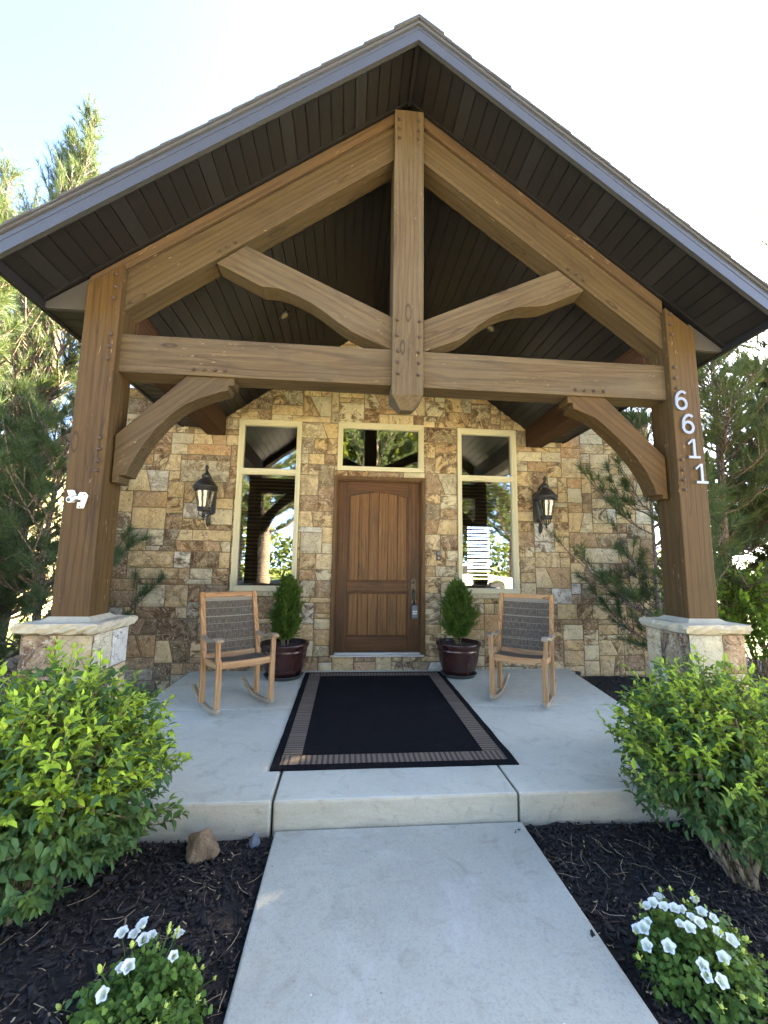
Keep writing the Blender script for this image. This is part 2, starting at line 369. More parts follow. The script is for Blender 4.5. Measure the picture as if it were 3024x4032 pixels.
def m_leaf(name, old, young, trans=.35, rough=.55, attr=True, spec=.14, glow=.35):
    t = NT(name)
    o = t.obj(); n = t.noise(o, 14, 3)
    c = t.mix(t.attr('young'), old, young) if attr else old
    c = t.mix(t.math('MULTIPLY', n, .35), c, t.mix(.5, c, (.02, .03, .01)))
    c = t.mix(t.math('MULTIPLY', t.step(t.noise(o, 90, 3, .7), .58, .7), .12), c, (.10, .09, .03))
    p = t.bsdf(c, rough, spec=spec)
    tr = t.n('ShaderNodeBsdfTranslucent'); t.put(tr.inputs[0], t.mix(glow, c, (.42, .48, .05) if trans > .2 else (.2, .2, .05)))
    mx = t.n('ShaderNodeMixShader'); mx.inputs[0].default_value = trans
    t.t.links.new(p, mx.inputs[1]); t.t.links.new(tr.outputs[0], mx.inputs[2])
    return t.done(mx.outputs[0])
M['leaf'] = m_leaf('shrub_leaf', (.042, .105, .044), (.38, .53, .055), .36)
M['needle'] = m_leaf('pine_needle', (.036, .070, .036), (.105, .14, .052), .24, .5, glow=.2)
M['arbor'] = m_leaf('arborvitae_leaf', (.026, .068, .014), (.14, .225, .035), .2, .6)
M['flowerleaf'] = m_leaf('bellflower_leaf', (.045, .10, .022), (.14, .24, .04), .25)
M['maple'] = m_leaf('sapling_leaf', (.09, .19, .03), (.28, .42, .06), .4)
M['treeleaf'] = m_leaf('street_tree_leaf', (.05, .085, .02), (.20, .235, .05), .35)
M['petal'] = m_leaf('white_petal', (.76, .77, .74), (.66, .70, .52), .30, .6, True)
M['bud'] = m_leaf('yellow_bud', (.50, .55, .12), (.6, .6, .2), .3, .6, False)

def m_bark(name, a, b):
    t = NT(name); o = t.obj(); n = t.noise(t.map(o, (1, 1, .35)), 22, 6, .7, .8); v = t.vor(t.map(o, (1, 1, .4)), 26, 'DISTANCE_TO_EDGE')
    c = t.mix(n, a, b); c = t.mix(t.math('SUBTRACT', 1.0, t.step(v, .0, .12)), c, tuple(x*.35 for x in a))
    return t.done(t.bsdf(c, .9, t.bump(t.math('ADD', n, v), .9, .02)))
M['bark'] = m_bark('pine_bark', (.10, .068, .048), (.24, .17, .125))
M['stem'] = m_bark('shrub_stem', (.16, .105, .055), (.30, .22, .12))

def m_attrcol(name, a, b, rough=.9):
    t = NT(name); c = t.mix(t.attr('tone'), a, b); o = t.obj(); n = t.noise(o, 120, 3)
    c = t.mix(t.math('MULTIPLY', n, .5), c, tuple(x*.4 for x in a))
    return t.done(t.bsdf(c, rough))
M['chip'] = m_attrcol('bark_chip', (.0085, .0065, .005), (.075, .049, .030))
M['straw'] = m_attrcol('dry_needle', (.14, .08, .04), (.50, .38, .22))
M['rock'] = m_simple('brown_rock', (.20, .125, .065), .85, 26, .75, 1.0, bdist=.02)
M['rockgrey'] = m_simple('grey_rock', (.13, .14, .16), .8, 22, .3, .6, bdist=.01)

def m_glass(nm='window_glass', refl=.23, tint=(.70, .74, .72)):
    t = NT(nm); o = t.obj()
    nrm = t.bump(t.noise(o, 2.2, 2, .5), .06, .02)
    g = t.n('ShaderNodeBsdfGlossy'); g.inputs['Roughness'].default_value = 0.0; g.inputs['Color'].default_value = (.95, .97, 1, 1); t.put(g.inputs['Normal'], nrm)
    tr = t.n('ShaderNodeBsdfTransparent'); tr.inputs['Color'].default_value = (*tint, 1)
    fr = t.n('ShaderNodeFresnel'); fr.inputs['IOR'].default_value = 1.5
    f = t.math('MULTIPLY_ADD', fr.outputs[0], 1.0, refl, clamp=True)
    mx = t.n('ShaderNodeMixShader'); t.put(mx.inputs[0], f)
    t.t.links.new(tr.outputs[0], mx.inputs[1]); t.t.links.new(g.outputs[0], mx.inputs[2])
    return t.done(mx.outputs[0])
M['glass'] = m_glass(); M['lanternglass'] = m_glass('lantern_glass', .05, (.50, .50, .34))
def m_wicker():
    t = NT('woven_wicker'); uv = t.attr('uvw', 'Vector'); x, y, z = t.sep(uv)
    wx = t.math('SINE', t.math('MULTIPLY', x, 2*math.pi*70)); wy = t.math('SINE', t.math('MULTIPLY', y, 2*math.pi*62))
    weave = t.math('MULTIPLY', wx, wy)
    nx = t.noise(t.comb(t.math('MULTIPLY', x, 85), t.math('MULTIPLY', y, 22), 0.0), 1.0, 3, .6)
    ln = t.noise(t.comb(t.math('MULTIPLY', y, 22), 3.0, 1.0), 1.0, 1); lnf = t.step(ln, .60, .66)
    thin = t.step(t.math('SINE', t.math('ADD', t.math('MULTIPLY', y, 2*math.pi*13.0), t.math('MULTIPLY', ln, 9.0))), .93, .99)
    c = t.mix(t.step(nx, .25, .85), (.050, .036, .022), (.25, .185, .115))
    c = t.mix(t.math('MULTIPLY', thin, .75), c, (.42, .36, .26)); c = t.mix(t.math('MULTIPLY', lnf, .3), c, (.22, .2, .17))
    c = t.mix(t.step(weave, -.6, .1), (.03, .022, .015), c)
    return t.done(t.bsdf(c, .55, t.bump(weave, .6, .004)))
M['wicker'] = m_wicker()
def m_rug(kind):
    t = NT('rug_'+kind); o = t.obj()
    if kind == 'black':
        x, y, z = t.sep(o); r = t.math('SINE', t.math('MULTIPLY', y, 2*math.pi*72)); rx = t.math('SINE', t.math('MULTIPLY', x, 2*math.pi*60))
        n = t.noise(o, 40, 4); d = t.noise(o, 3, 3)
        c = t.mix(n, (.004, .004, .005), (.013, .013, .014)); c = t.mix(t.math('MULTIPLY', t.step(d, .5, .8), .4), c, (.02, .02, .021))
        return t.done(t.bsdf(c, .95, t.bump(t.math('ADD', r, t.math('MULTIPLY', rx, .5)), .5, .003), spec=.1))
    u = t.attr('along'); n = t.noise(o, 60, 3)
    s = t.math('SINE', t.math('MULTIPLY', u, 2*math.pi*28)); s2 = t.noise(t.comb(t.math('MULTIPLY', u, 14.0), 0.0, 0.0), 1.0, 2)
    k = t.math('MULTIPLY', t.step(s, -.1, .5), t.step(s2, .3, .5))
    c = t.mix(k, (.20, .148, .10), (.035, .024, .017)); c = t.mix(t.math('MULTIPLY', n, .4), c, (.10, .075, .05))
    return t.done(t.bsdf(c, .9, t.bump(n, .5, .003)))
M['rugblack'] = m_rug('black'); M['rugband'] = m_rug('band')
# ------------------------------------------------------------------ setting: ground, walk, slab, lawn
def zs(y): return 0.03*(min(max(y, -2.584), .16)+2.584)/2.744      # the porch slab falls slightly to its front edge
rng = random.Random(7)

def ground():
    nx, ny = 120, 80; xs = np.linspace(-5.5, 6.5, nx); ys = np.linspace(-5.6, 2.4, ny); V = []; F = []
    for y in ys:
        for x in xs:
            h = -.178+.016*mnoise.noise(Vector((x*2.2, y*2.2, 0)))+.012*mnoise.noise(Vector((x*9, y*9, 3)))
            if y > -2.6 and x > 2.2: h += .10*min(1, (y+2.6)/1.6)
            if abs(x-.25) < 3.0 and y > -.4 and x < 2.4: h = -.3
            if y > -2.5 and -1.8 < x < 2.3: h = -.3
            if -.41 < x < .92 and y < -2.6: h = -.25
            if y < -5.4 or x < -5.3 or x > 6.3: h = -.22
            V.append((x, y, h))
    for j in range(ny-1):
        for i in range(nx-1):
            a = j*nx+i; F.append((a, a+1, a+nx+1, a+nx))
    return tag(np_mesh('mulch_bed', V, F, M['ground'], smooth=True), kind='structure')
ground()
g = MB(); g.add([(-150, -160, -.26), (150, -160, -.26), (150, 150, -.26), (-150, 150, -.26)], [(0, 1, 2, 3)])
tag(g.build('lawn', M['lawn']), kind='structure')
g = MB(); g.box(-150, 150, -34, -28, -.262, -.245); tag(g.build('road', M['asphalt']), kind='structure')
g = MB(); g.box(-14.0, 18, -14.5, -7.0, -.262, -.235); g.box(8, 14, -28, -14.5, -.262, -.2352); tag(g.build('bounce_driveway', M['bounce_drive']), kind='structure')  # widened and paled out of view to bounce sunlight into the porch

def slab_piece(mb, poly, ztop=None):
    n = len(poly)
    V = [(x, y, -.36) for x, y in poly]+[(x, y, zs(y)) for x, y in poly]
    mb.cur = 0; mb.add(V, [tuple(range(n-1, -1, -1)), tuple(range(n, 2*n))]+[(i, (i+1) % n, n+(i+1) % n, n+i) for i in range(n)])
    for k in range(n): mb.mi[-1-k] = 1
s = MB(); gp = .006; jl, jr, jy = -.4507, .9339, -1.15
edge_r = lambda y: 2.39+(y+2.584)*(.13 if y < -1.18 else .155)
slab_piece(s, [(-1.86, -2.584), (jl-gp, -2.584), (jl-gp, jy-.002), (-1.86, jy-.002)])
slab_piece(s, [(jl+gp, -2.584), (jr-gp, -2.584), (jr-gp, jy-.002), (jl+gp, jy-.002)])
slab_piece(s, [(jr+gp, -2.584), (2.39, -2.584), (2.54, jy-.002), (jr+gp, jy-.002)])
slab_piece(s, [(-1.86, jy+.002), (jr-gp, jy+.002), (jr-gp, .165), (-1.86, .165)])
slab_piece(s, [(jr-gp+.004, jy+.002), (2.54, jy+.002), (2.73, .165), (jr-gp+.004, .165)])
tag(s.build('porch_floor', [M['slab'], M['riser']], bevel=.014, seg=3), kind='structure')
s = MB(); s.box(-.4292, .9417, -6.98, -2.592, -.30, -.1416)
tag(s.build('walkway', M['walk'], bevel=.012, seg=3), kind='structure')

# ------------------------------------------------------------------ the stone house
WY = .16
house = thing('stone_house', 'house front of tan and brown quarried stone with a walnut door between two tall windows', 'house', (0.3, WY, 0))
OPEN = [(-1.466, -.690, .955, 3.088), (1.326, 2.116, .947, 3.088), (-.229, .879, 2.474, 3.105), (-.262, .900, .186, 2.402)]
SILLS = [(-1.49, -.660, .895, .955), (1.30, 2.14, .885, .947)]

def stone_quad(mb, P, r1, r2, seed, axis='y', base=0.0, relief=.012):
    """one rough stone over the planar polygon P (4 corners, (u,v)), built proud of its wall"""
    a, b, c, d = [Vector(p) for p in P]
    w = max((b-a).length, (c-d).length); h = max((d-a).length, (c-b).length)
    nu = max(3, min(9, int(w/.045)+2)); nv = max(3, min(7, int(h/.045)+2))
    off = Vector((seed*3.71, seed*1.93, seed*.77)); tx, ty = rng.uniform(-.035, .035), rng.uniform(-.05, .05); dep = rng.uniform(.0, relief)
    V = []; F = []
    for j in range(nv+1):
        v = j/nv
        for i in range(nu+1):
            u = i/nu
            p = (a*(1-u)+b*u)*(1-v)+(d*(1-u)+c*u)*v
            edge = i in (0, nu) or j in (0, nv)
            q = Vector((p.x, p.y, 0))
            if edge:
                dz = .003*mnoise.noise(q*14+off)
                n2 = Vector((mnoise.noise(q*17+off), mnoise.noise(q*17-off)))*.0036; p = p+n2; z = .001+dz
            else:
                e = min(u*w, (1-u)*w, v*h, (1-v)*h)
                z = .006+dep+tx*(u-.5)*w+ty*(v-.5)*h+.010*mnoise.noise(q*9+off)+.006*mnoise.noise(q*24+off)
                z = .001+(z)*min(1, e/.02+.35)
            V.append((p.x, p.y, z))
    for j in range(nv):
        for i in range(nu):
            k = j*(nu+1)+i; F.append((k, k+1, k+nu+2, k+nu+1))
    if axis == 'y': W = [(x, base-z, y) for x, y, z in V]                      # faces -y, coordinates (x, z)
    elif axis == '+x': W = [(base+z, x, y) for x, y, z in V]                   # faces +x, coordinates (y, z)
    else: W = [(base-z, x, y) for x, y, z in V]; F = [tuple(reversed(f)) for f in F]
    mb.add(W, F, srnd=r1, stint=r2)

def breaks(vals, step):
    vals = sorted(set(vals)); out = [vals[0]]
    for a, b in zip(vals, vals[1:]):
        if b-a < .012: continue
        n = max(1, round((b-a)/step)); out += [a+(b-a)*(i+1)/n for i in range(n)]
    return out

def stone_field(mb, x0, x1, z0, z1, opens, cut, base, axis='y', tone=None, step=.066, gap=.0048, wmax=9, hmax=6):
    xs = breaks([x0, x1]+[v for o in opens for v in o[:2]], step); zz = breaks([z0, z1]+[v for o in opens for v in o[2:]], step)
    nx, nz = len(xs)-1, len(zz)-1; occ = np.zeros((nz, nx), bool)
    for j in range(nz):
        for i in range(nx):
            cx, cz = (xs[i]+xs[i+1])/2, (zz[j]+zz[j+1])/2
            if any(o[0] < cx < o[1] and o[2] < cz < o[3] for o in opens) or cut(cx, cz): occ[j, i] = True
    seed = 0
    for j in range(nz):
        i = 0
        while i < nx:
            if occ[j, i]: i += 1; continue
            w = rng.choice([2, 3, 3, 4, 4, 5, 5, 6, 6, 7, 8, wmax]); h = rng.choice([1, 2, 2, 2, 3, 3, 3, 4, 4])
            if h > w: h = w
            if w >= 7: h = min(h, 4)
            if w <= 2: h = min(h, 3)
            ww = 0
            while ww < w and i+ww < nx and not occ[j, i+ww]: ww += 1
            run = ww
            while i+run < nx and not occ[j, i+run]: run += 1
            if 0 < run-ww < 2: ww = run
            hh = 1
            while hh < h and j+hh < nz and not occ[j+hh, i:i+ww].any(): hh += 1
            occ[j:j+hh, i:i+ww] = True
            a, b, c, d = xs[i]+gap, xs[i+ww]-gap, zz[j]+gap, zz[j+hh]-gap
            jt = lambda: rng.uniform(-.003, .003)
            P = [(a+jt(), c+jt()), (b+jt(), c+jt()), (b+jt(), d+jt()), (a+jt(), d+jt())]
            cx, cz = (a+b)/2, (c+d)/2
            parts = [P]
            if (b-a) > .27 and rng.random() < .5:
                m = rng.uniform(.35, .65); sk = rng.choice([-1, 1])*rng.uniform(.1, .55)*(d-c)
                mb_, mt_ = a+(b-a)*m-sk/2, a+(b-a)*m+sk/2
                parts = [[P[0], (mb_-gap, P[0][1]), (mt_-gap, P[2][1]), P[3]], [(mb_+gap, P[1][1]), P[1], P[2], (mt_+gap, P[2][1])]]
            for Q in parts:
                seed += 1; stone_quad(mb, Q, (tone(cx, cz) if tone else rng.random()), rng.random(), seed, axis, base)
            i += ww

ROOFX = .316
def zceil(x): return 4.555-.745*abs(x-ROOFX)
def zS(x): return 4.83-(.74 if x < ROOFX else .757)*abs(x-ROOFX)
def tone(cx, cz):
    r = rng.random()
    # the courses low on the left are mostly brown and black stone, the rest mostly gold
    dark = .55 if (cx < -.9 and cz < .9) else (.30 if cx < -.7 else .12)
    if r < dark+.06: return rng.choice([.61, .62, .77, .35, .63, .95, .36])
    if r < dark+.2: return rng.choice([.83, .9, .98, .68])
    return rng.choice([.05, .15, .25, .45, .53, .68, .35, .27, .47, .02, .9])
st = MB()
stone_field(st, -3.0, 4.02, -.26, 4.45, OPEN+SILLS, lambda x, z: (z > zceil(x)+.12 if -2.1 < x < 2.75 else z > 3.42), WY, tone=tone)
st.build('stone_veneer', M['stone'], house)
wl_ = MB(); backs = [(-3.0, 4.02)]
xs = sorted({-3.0, 4.02}|{v for o in OPEN for v in o[:2]}); zz = sorted({-.3, 3.42}|{v for o in OPEN for v in o[2:]})
for a, b in zip(xs, xs[1:]):
    for c, d in zip(zz, zz[1:]):
        cx, cz = (a+b)/2, (c+d)/2
        if not any(o[0] < cx < o[1] and o[2] < cz < o[3] for o in OPEN): wl_.box(a, b, WY+.012, WY+.18, c, d)
wl_.prism([(-1.6, 3.42), (2.2, 3.42), (ROOFX, 4.5)], 'y', WY+.012, WY+.18)
wl_.build('mortar_wall', M['mortar'], house)
# the rest of the house: side walls, rear wall with a window opening, floor, room ceiling
b = MB()
b.box(-3.0, -2.8, WY+.181, 4.4, -.3, 3.42); b.box(3.82, 4.02, WY+.181, 4.4, -.3, 3.42)
b.box(-2.799, 2.63, 4.2, 4.4, -.3, 3.42); b.box(3.21, 3.819, 4.2, 4.4, -.3, 3.42)
b.box(2.631, 3.209, 4.2, 4.4, -.3, 1.0); b.box(2.631, 3.209, 4.2, 4.4, 2.22, 3.42)
b.build('rear_wall', M['dark'], house)
b = MB(); b.box(-2.799, 3.819, WY+.181, 4.19, .05, .15); b.build('room_floor', M['slat'], house)
b = MB(); b.box(-2.799, 3.819, WY+.181, 4.19, 3.34, 3.40); b.build('room_ceiling', M['dark'], house)
b = MB()
b.prism([(-.22, 3.44), (2.3, 4.75), (4.8, 3.44), (4.8, 3.54), (2.3, 4.87), (-.22, 3.56)], 'x', -3.1, -1.75)
b.prism([(-.22, 3.44), (2.3, 4.75), (4.8, 3.44), (4.8, 3.54), (2.3, 4.87), (-.22, 3.56)], 'x', 2.85, 4.25)
b.prism([(.4, 3.8), (2.3, 4.75), (4.8, 3.44), (4.8, 3.54), (2.3, 4.87), (.4, 3.92)], 'x', -1.749, 2.849)
b.build('main_roof', M['shingle'], house)

def ring(mb, x0, x1, z0, z1, w, y0, y1):
    mb.box(x0, x1, y0, y1, z1-w, z1); mb.box(x0, x1, y0, y1, z0, z0+w)
    mb.box(x0, x0+w, y0+.0012, y1, z0+w, z1-w); mb.box(x1-w, x1, y0+.0012, y1, z0+w, z1-w)
def window(x0, x1, z0, z1, zm=None, sill=None, blind=False):
    f = MB(); ring(f, x0, x1, z0, z1, .022, WY-.030, WY+.1); ring(f, x0+.022, x1-.022, z0+.022, z1-.022, .012, WY-.022, WY+.1)
    cells = [(z0+.034, z1-.034)] if zm is None else [(z0+.034, zm-.008), (zm+.008, z1-.034)]
    if zm is not None:
        f.box(x0+.034, x1-.034, WY-.020, WY+.1, zm-.008, zm+.008)
    for a, b in cells: ring(f, x0+.034, x1-.034, a, b, .020, WY-.010, WY+.09); ring(f, x0+.054, x1-.054, a+.020, b-.020, .009, WY+.004, WY+.08)
    o = f.build('window', M['cream'], house, bevel=.002)
    for a, b in cells:
        p = MB(); p.add([(x0+.05, WY+.03, a+.016), (x1-.05, WY+.03, a+.016), (x1-.05, WY+.03, b-.016), (x0+.05, WY+.03, b-.016)], [(0, 1, 2, 3)])
        p.build('pane', M['glass'], o)
    if sill:
        s_ = MB(); s_.box(sill[0], sill[1], WY-.045, WY+.003, sill[2]+.004, sill[3]-.003, srnd=.69, stint=.2); s_.build('sill', M['stone'], o, bevel=.006)
    if blind:
        bl = MB(); a, b = cells[0]; z = a+.03
        while z < b-.02:
            bl.prism([(WY+.085, z-.014), (WY+.135, z+.011), (WY+.135, z+.014), (WY+.085, z-.011)], 'x', x0+.06, x1-.06); z += .047
        for xx in (x0+.2, x1-.2): bl.box(xx-.002, xx+.002, WY+.109, WY+.112, a, b)
        bl.build('blind', M['slat'], o)
    return o
window(*OPEN[0], zm=2.429, sill=SILLS[0], blind=True)
window(*OPEN[1], zm=2.429, sill=SILLS[1], blind=True)
window(*OPEN[2])

# door frame, threshold, door
x0, x1, z0, z1 = OPEN[3]
f = MB()
for (w0, w1, y0) in ((0, .030, WY-.028), (.030, .046, WY-.016), (.046, .056, WY+.012)):
    f.box(x0+w0, x0+w1, y0, WY+.12, z0, z1-w0); f.box(x1-w1, x1-w0, y0, WY+.12, z0, z1-w0); f.box(x0+w1, x1-w1, y0+.001, WY+.12, z1-w1, z1-w0)
f.build('door_frame', M['doorframe'], house, grain=(0, 0, 1), bevel=.003)
th = MB(); th.box(x0+.01, x1-.01, WY-.035, WY+.1, z0-.001, z0+.018); th.box(x0+.057, x1-.057, WY+.005, WY+.1, z0+.018, z0+.040)
th.build('threshold', M['alu'], house, bevel=.004)
DX0, DX1, DZ0, DZ1, DY = -.207, .845, .229, 2.346, WY+.05
# planks set back, each its own grain
d = MB()
d.box(DX0+.05, DX1-.05, DY+.030, DY+.055, DZ0+.05, DZ1-.05)
door = d.build('door', M['door'], house, grain=(0, 0, 1))
for k in range(6):
    a = -.056+k*.1225
    pl = MB(); pl.box(a+.004, a+.1185, DY+.018, DY+.031, .40, 2.24); pl.build('plank', M['plank'], door, grain=(0, 0, 1), bevel=.005).location -= Vector((0, 0, 0))
def dpart(name, fn, grain, bevel=.006):
    q = MB(); fn(q); return q.build(name, M['door'], door, grain=grain, bevel=bevel)
dpart('stile', lambda q: q.box(DX0, -.075, DY, DY+.06, DZ0, DZ1), (0, 0, 1))
dpart('stile', lambda q: q.box(.690, DX1, DY, DY+.06, DZ0, DZ1), (0, 0, 1))
dpart('rail', lambda q: q.box(-.0745, .6895, DY+.0015, DY+.06, DZ0, .412), (1, 0, 0))
dpart('rail', lambda q: q.box(-.0745, .6895, DY+.0015, DY+.06, .948, 1.083), (1, 0, 0))
arch = [(-.0745+.764*i/16, 2.160+.068*(1-((i-8)/8)**2)) for i in range(17)]
def archf(q):
    for (a, b) in zip(arch, arch[1:]): q.prism([a, b, (b[0], DZ1), (a[0], DZ1)], 'y', DY+.0015, DY+.06)
dpart('rail', archf, (1, 0, 0), 0)
def mould(q):
    for zz0, zz1 in ((.412, .948),):
        q.box(-.0745, -.052, DY+.006, DY+.03, zz0, zz1); q.box(.667, .6895, DY+.006, DY+.03, zz0, zz1); q.box(-.052, .667, DY+.0072, DY+.03, zz1-.022, zz1); q.box(-.052, .667, DY+.0072, DY+.03, zz0, zz0+.016)
    q.box(-.0745, -.052, DY+.006, DY+.03, 1.083, 2.162); q.box(.667, .6895, DY+.006, DY+.03, 1.083, 2.162); q.box(-.052, .667, DY+.0072, DY+.03, 1.083, 1.099)
    for (a, b) in zip(arch, arch[1:]): q.prism([(a[0], a[1]-.02), (b[0], b[1]-.02), (b[0], b[1]+.002), (a[0], a[1]+.002)], 'y', DY+.0062, DY+.03)
dpart('moulding', mould, (0, 0, 1), .003)
h = MB()
hx, hz0, hz1 = .762, .78, 1.125
n = 10; pl = [(hx-.033, hz0), (hx+.033, hz0), (hx+.033, hz1-.02)]+[(hx+.033*math.cos(math.pi*i/n)*.75, hz1-.02+.02*math.sin(math.pi*i/n)) for i in range(1, n)]+[(hx-.033, hz1-.02)]
h.prism(pl, 'y', DY-.010, DY+.001)
hd = h.build('handle', M['bronze'], door, bevel=.003)
h2 = MB(); h2.lathe([(.0, .012), (.014, .012), (.016, 0)], (0, 0, 0), 16); h2.v = [(hx+x, DY-.010-z, 1.07+y) for x, y, z in h2.v]
h2.tube([(hx, DY-.01, .985), (hx, DY-.045, .965), (hx, DY-.055, .92), (hx, DY-.05, .86), (hx, DY-.03, .82), (hx, DY-.008, .81)], [.010, .014, .016, .015, .011, .010], 10)
h2.build('grip', M['black'], door, smooth=True)
lb = thing('key_lockbox', 'small blue grey realtor key lockbox hanging from the door handle', 'lockbox', (hx+.015, DY-.05, .66))
q = MB(); q.box(hx-.03, hx+.045, DY-.075, DY-.025, .64, .80); q.build('body', M['lockbox'], lb, bevel=.008)
q = MB(); q.box(hx-.03, hx+.046, DY-.078, DY-.022, .628, .648); q.build('base_band', M['black'], lb, bevel=.005)
q = MB(); q.tube([(hx-.018, DY-.05, .80), (hx-.018, DY-.05, .845), (hx-.012, DY-.05, .86), (hx+.018, DY-.05, .86), (hx+.025, DY-.05, .845), (hx+.025, DY-.05, .80)], .006, 8); q.build('shackle', M['steel'], lb, smooth=True)
q = MB()
for k in range(7): q.box(hx-.020+k*.009, hx-.0135+k*.009, DY-.0765, DY-.0745, .714, .726+.004*(k % 3))
for k in range(6): q.box(hx-.018+k*.0095, hx-.011+k*.0095, DY-.0765, DY-.0745, .690, .700+.003*(k % 2))
q.build('printing', M['white'], lb)

# doorbell
bell = thing('door_bell', 'small black video doorbell on the stone right of the door', 'doorbell', (1.066, WY-.03, 1.41))
q = MB(); q.box(1.040, 1.094, WY-.048, WY+.002, 1.350, 1.470); q.build('case', M['black'], bell, bevel=.006)
q = MB(); q.box(1.048, 1.086, WY-.051, WY-.047, 1.425, 1.460); q.build('lens_panel', M['lockbox'], bell, bevel=.002)
q = MB(); q.lathe([(0, .006), (.010, .006), (.013, .003), (.014, 0)], (0, 0, 0), 18); q.v = [(1.067+x, WY-.047-z, 1.383+y) for x, y, z in q.v]; q.build('button', M['steel'], bell, smooth=True)
# pipe stub
pp = MB(); pp.tube([(2.71, -.10, -.2), (2.71, -.10, .035)], .024, 12); pp.tube([(2.71, -.10, .02), (2.71, -.10, .055)], .032, 12)
tag(pp.build('drain_pipe', M['pvc']), 'short black pipe stub sticking up beside the stone wall at the slab edge', 'pipe')
# hanging scroll lamp seen in the upper right window
pd = thing('pendant_lamp', 'dark scrollwork pendant lamp inside, seen through the right upper window', 'lamp', (1.56, 1.3, 2.6))
q = MB(); q.tube([(1.56, 1.3, 3.34), (1.56, 1.3, 2.95)], .008, 8); q.build('rod', M['black'], pd)
q = MB(); q.lathe([(.02, .0), (.16, .08), (.19, .17), (.18, .17), (.15, .09), (.02, .02)], (1.56, 1.3, 2.62), 24); q.build('bowl', M['black'], pd, smooth=True)
for sg in (-1, 1):
    q = MB(); sp = [(1.56+sg*(.13+(.10*(1-i/26))*math.cos(i*.36)), 1.3, 2.86+(.10*(1-i/26))*math.sin(i*.36)) for i in range(26)]; q.tube(sp, .007, 6)
    q.build('scroll', M['black'], pd, smooth=True)

# ------------------------------------------------------------------ the timber porch
porch = thing('timber_porch', 'heavy timber gable porch with king post truss and dark panelled soffit', 'porch', (ROOFX, -2.2, 0))
YP, YB, YBK, PW = -2.32, -2.27, -2.10, .2209
BOLT = MB(); BOLT.lathe([(0, .019), (.007, .018), (.0115, .013), (.012, .0)], n=12); BOLT.v = [(x, -z, y) for x, y, z in BOLT.v]
bolt_me = None
def bolts(parent, pts, y):
    global bolt_me
    for (x, z) in pts:
        if bolt_me is None:
            o = BOLT.build('bolt', M['iron'], None, smooth=True); bolt_me = o.data; o.parent = parent
        else:
            o = bpy.data.objects.new('bolt', bolt_me); COL.objects.link(o); o.parent = parent
        o.location = Vector((x, y, z))-world_loc(parent)
def post(x, z0, bl):
    q = MB(); za, zb = zS(x)-.012-(.075 if x < 0 else .075), zS(x+PW)-.012-.075
    q.prism([(x, z0), (x+PW, z0), (x+PW, zb), (x, za)], 'y', YP, YP+PW)
    o = q.build('post', M['post'], porch, grain=(0, 0, 1), bevel=.005)
    bolts(o, bl, YP); return o
post(-1.861, .925, [(-1.6791, 3.2073), (-1.6786, 3.1184), (-1.6798, 3.0358), (-1.6783, 2.7754), (-1.6802, 2.6898), (-1.6797, 2.605), (-1.6787, 2.0682), (-1.6775, 1.9933), (-1.6783, 1.9151), (-1.6782, 1.8527)])
post(2.283, .925, [(2.3157, 3.1996), (2.3154, 3.1155), (2.3169, 3.0336), (2.3166, 2.774), (2.3161, 2.6897), (2.322, 2.6093), (2.3177, 2.0676), (2.3176, 1.9924), (2.3176, 1.9191), (2.3207, 1.8478)])
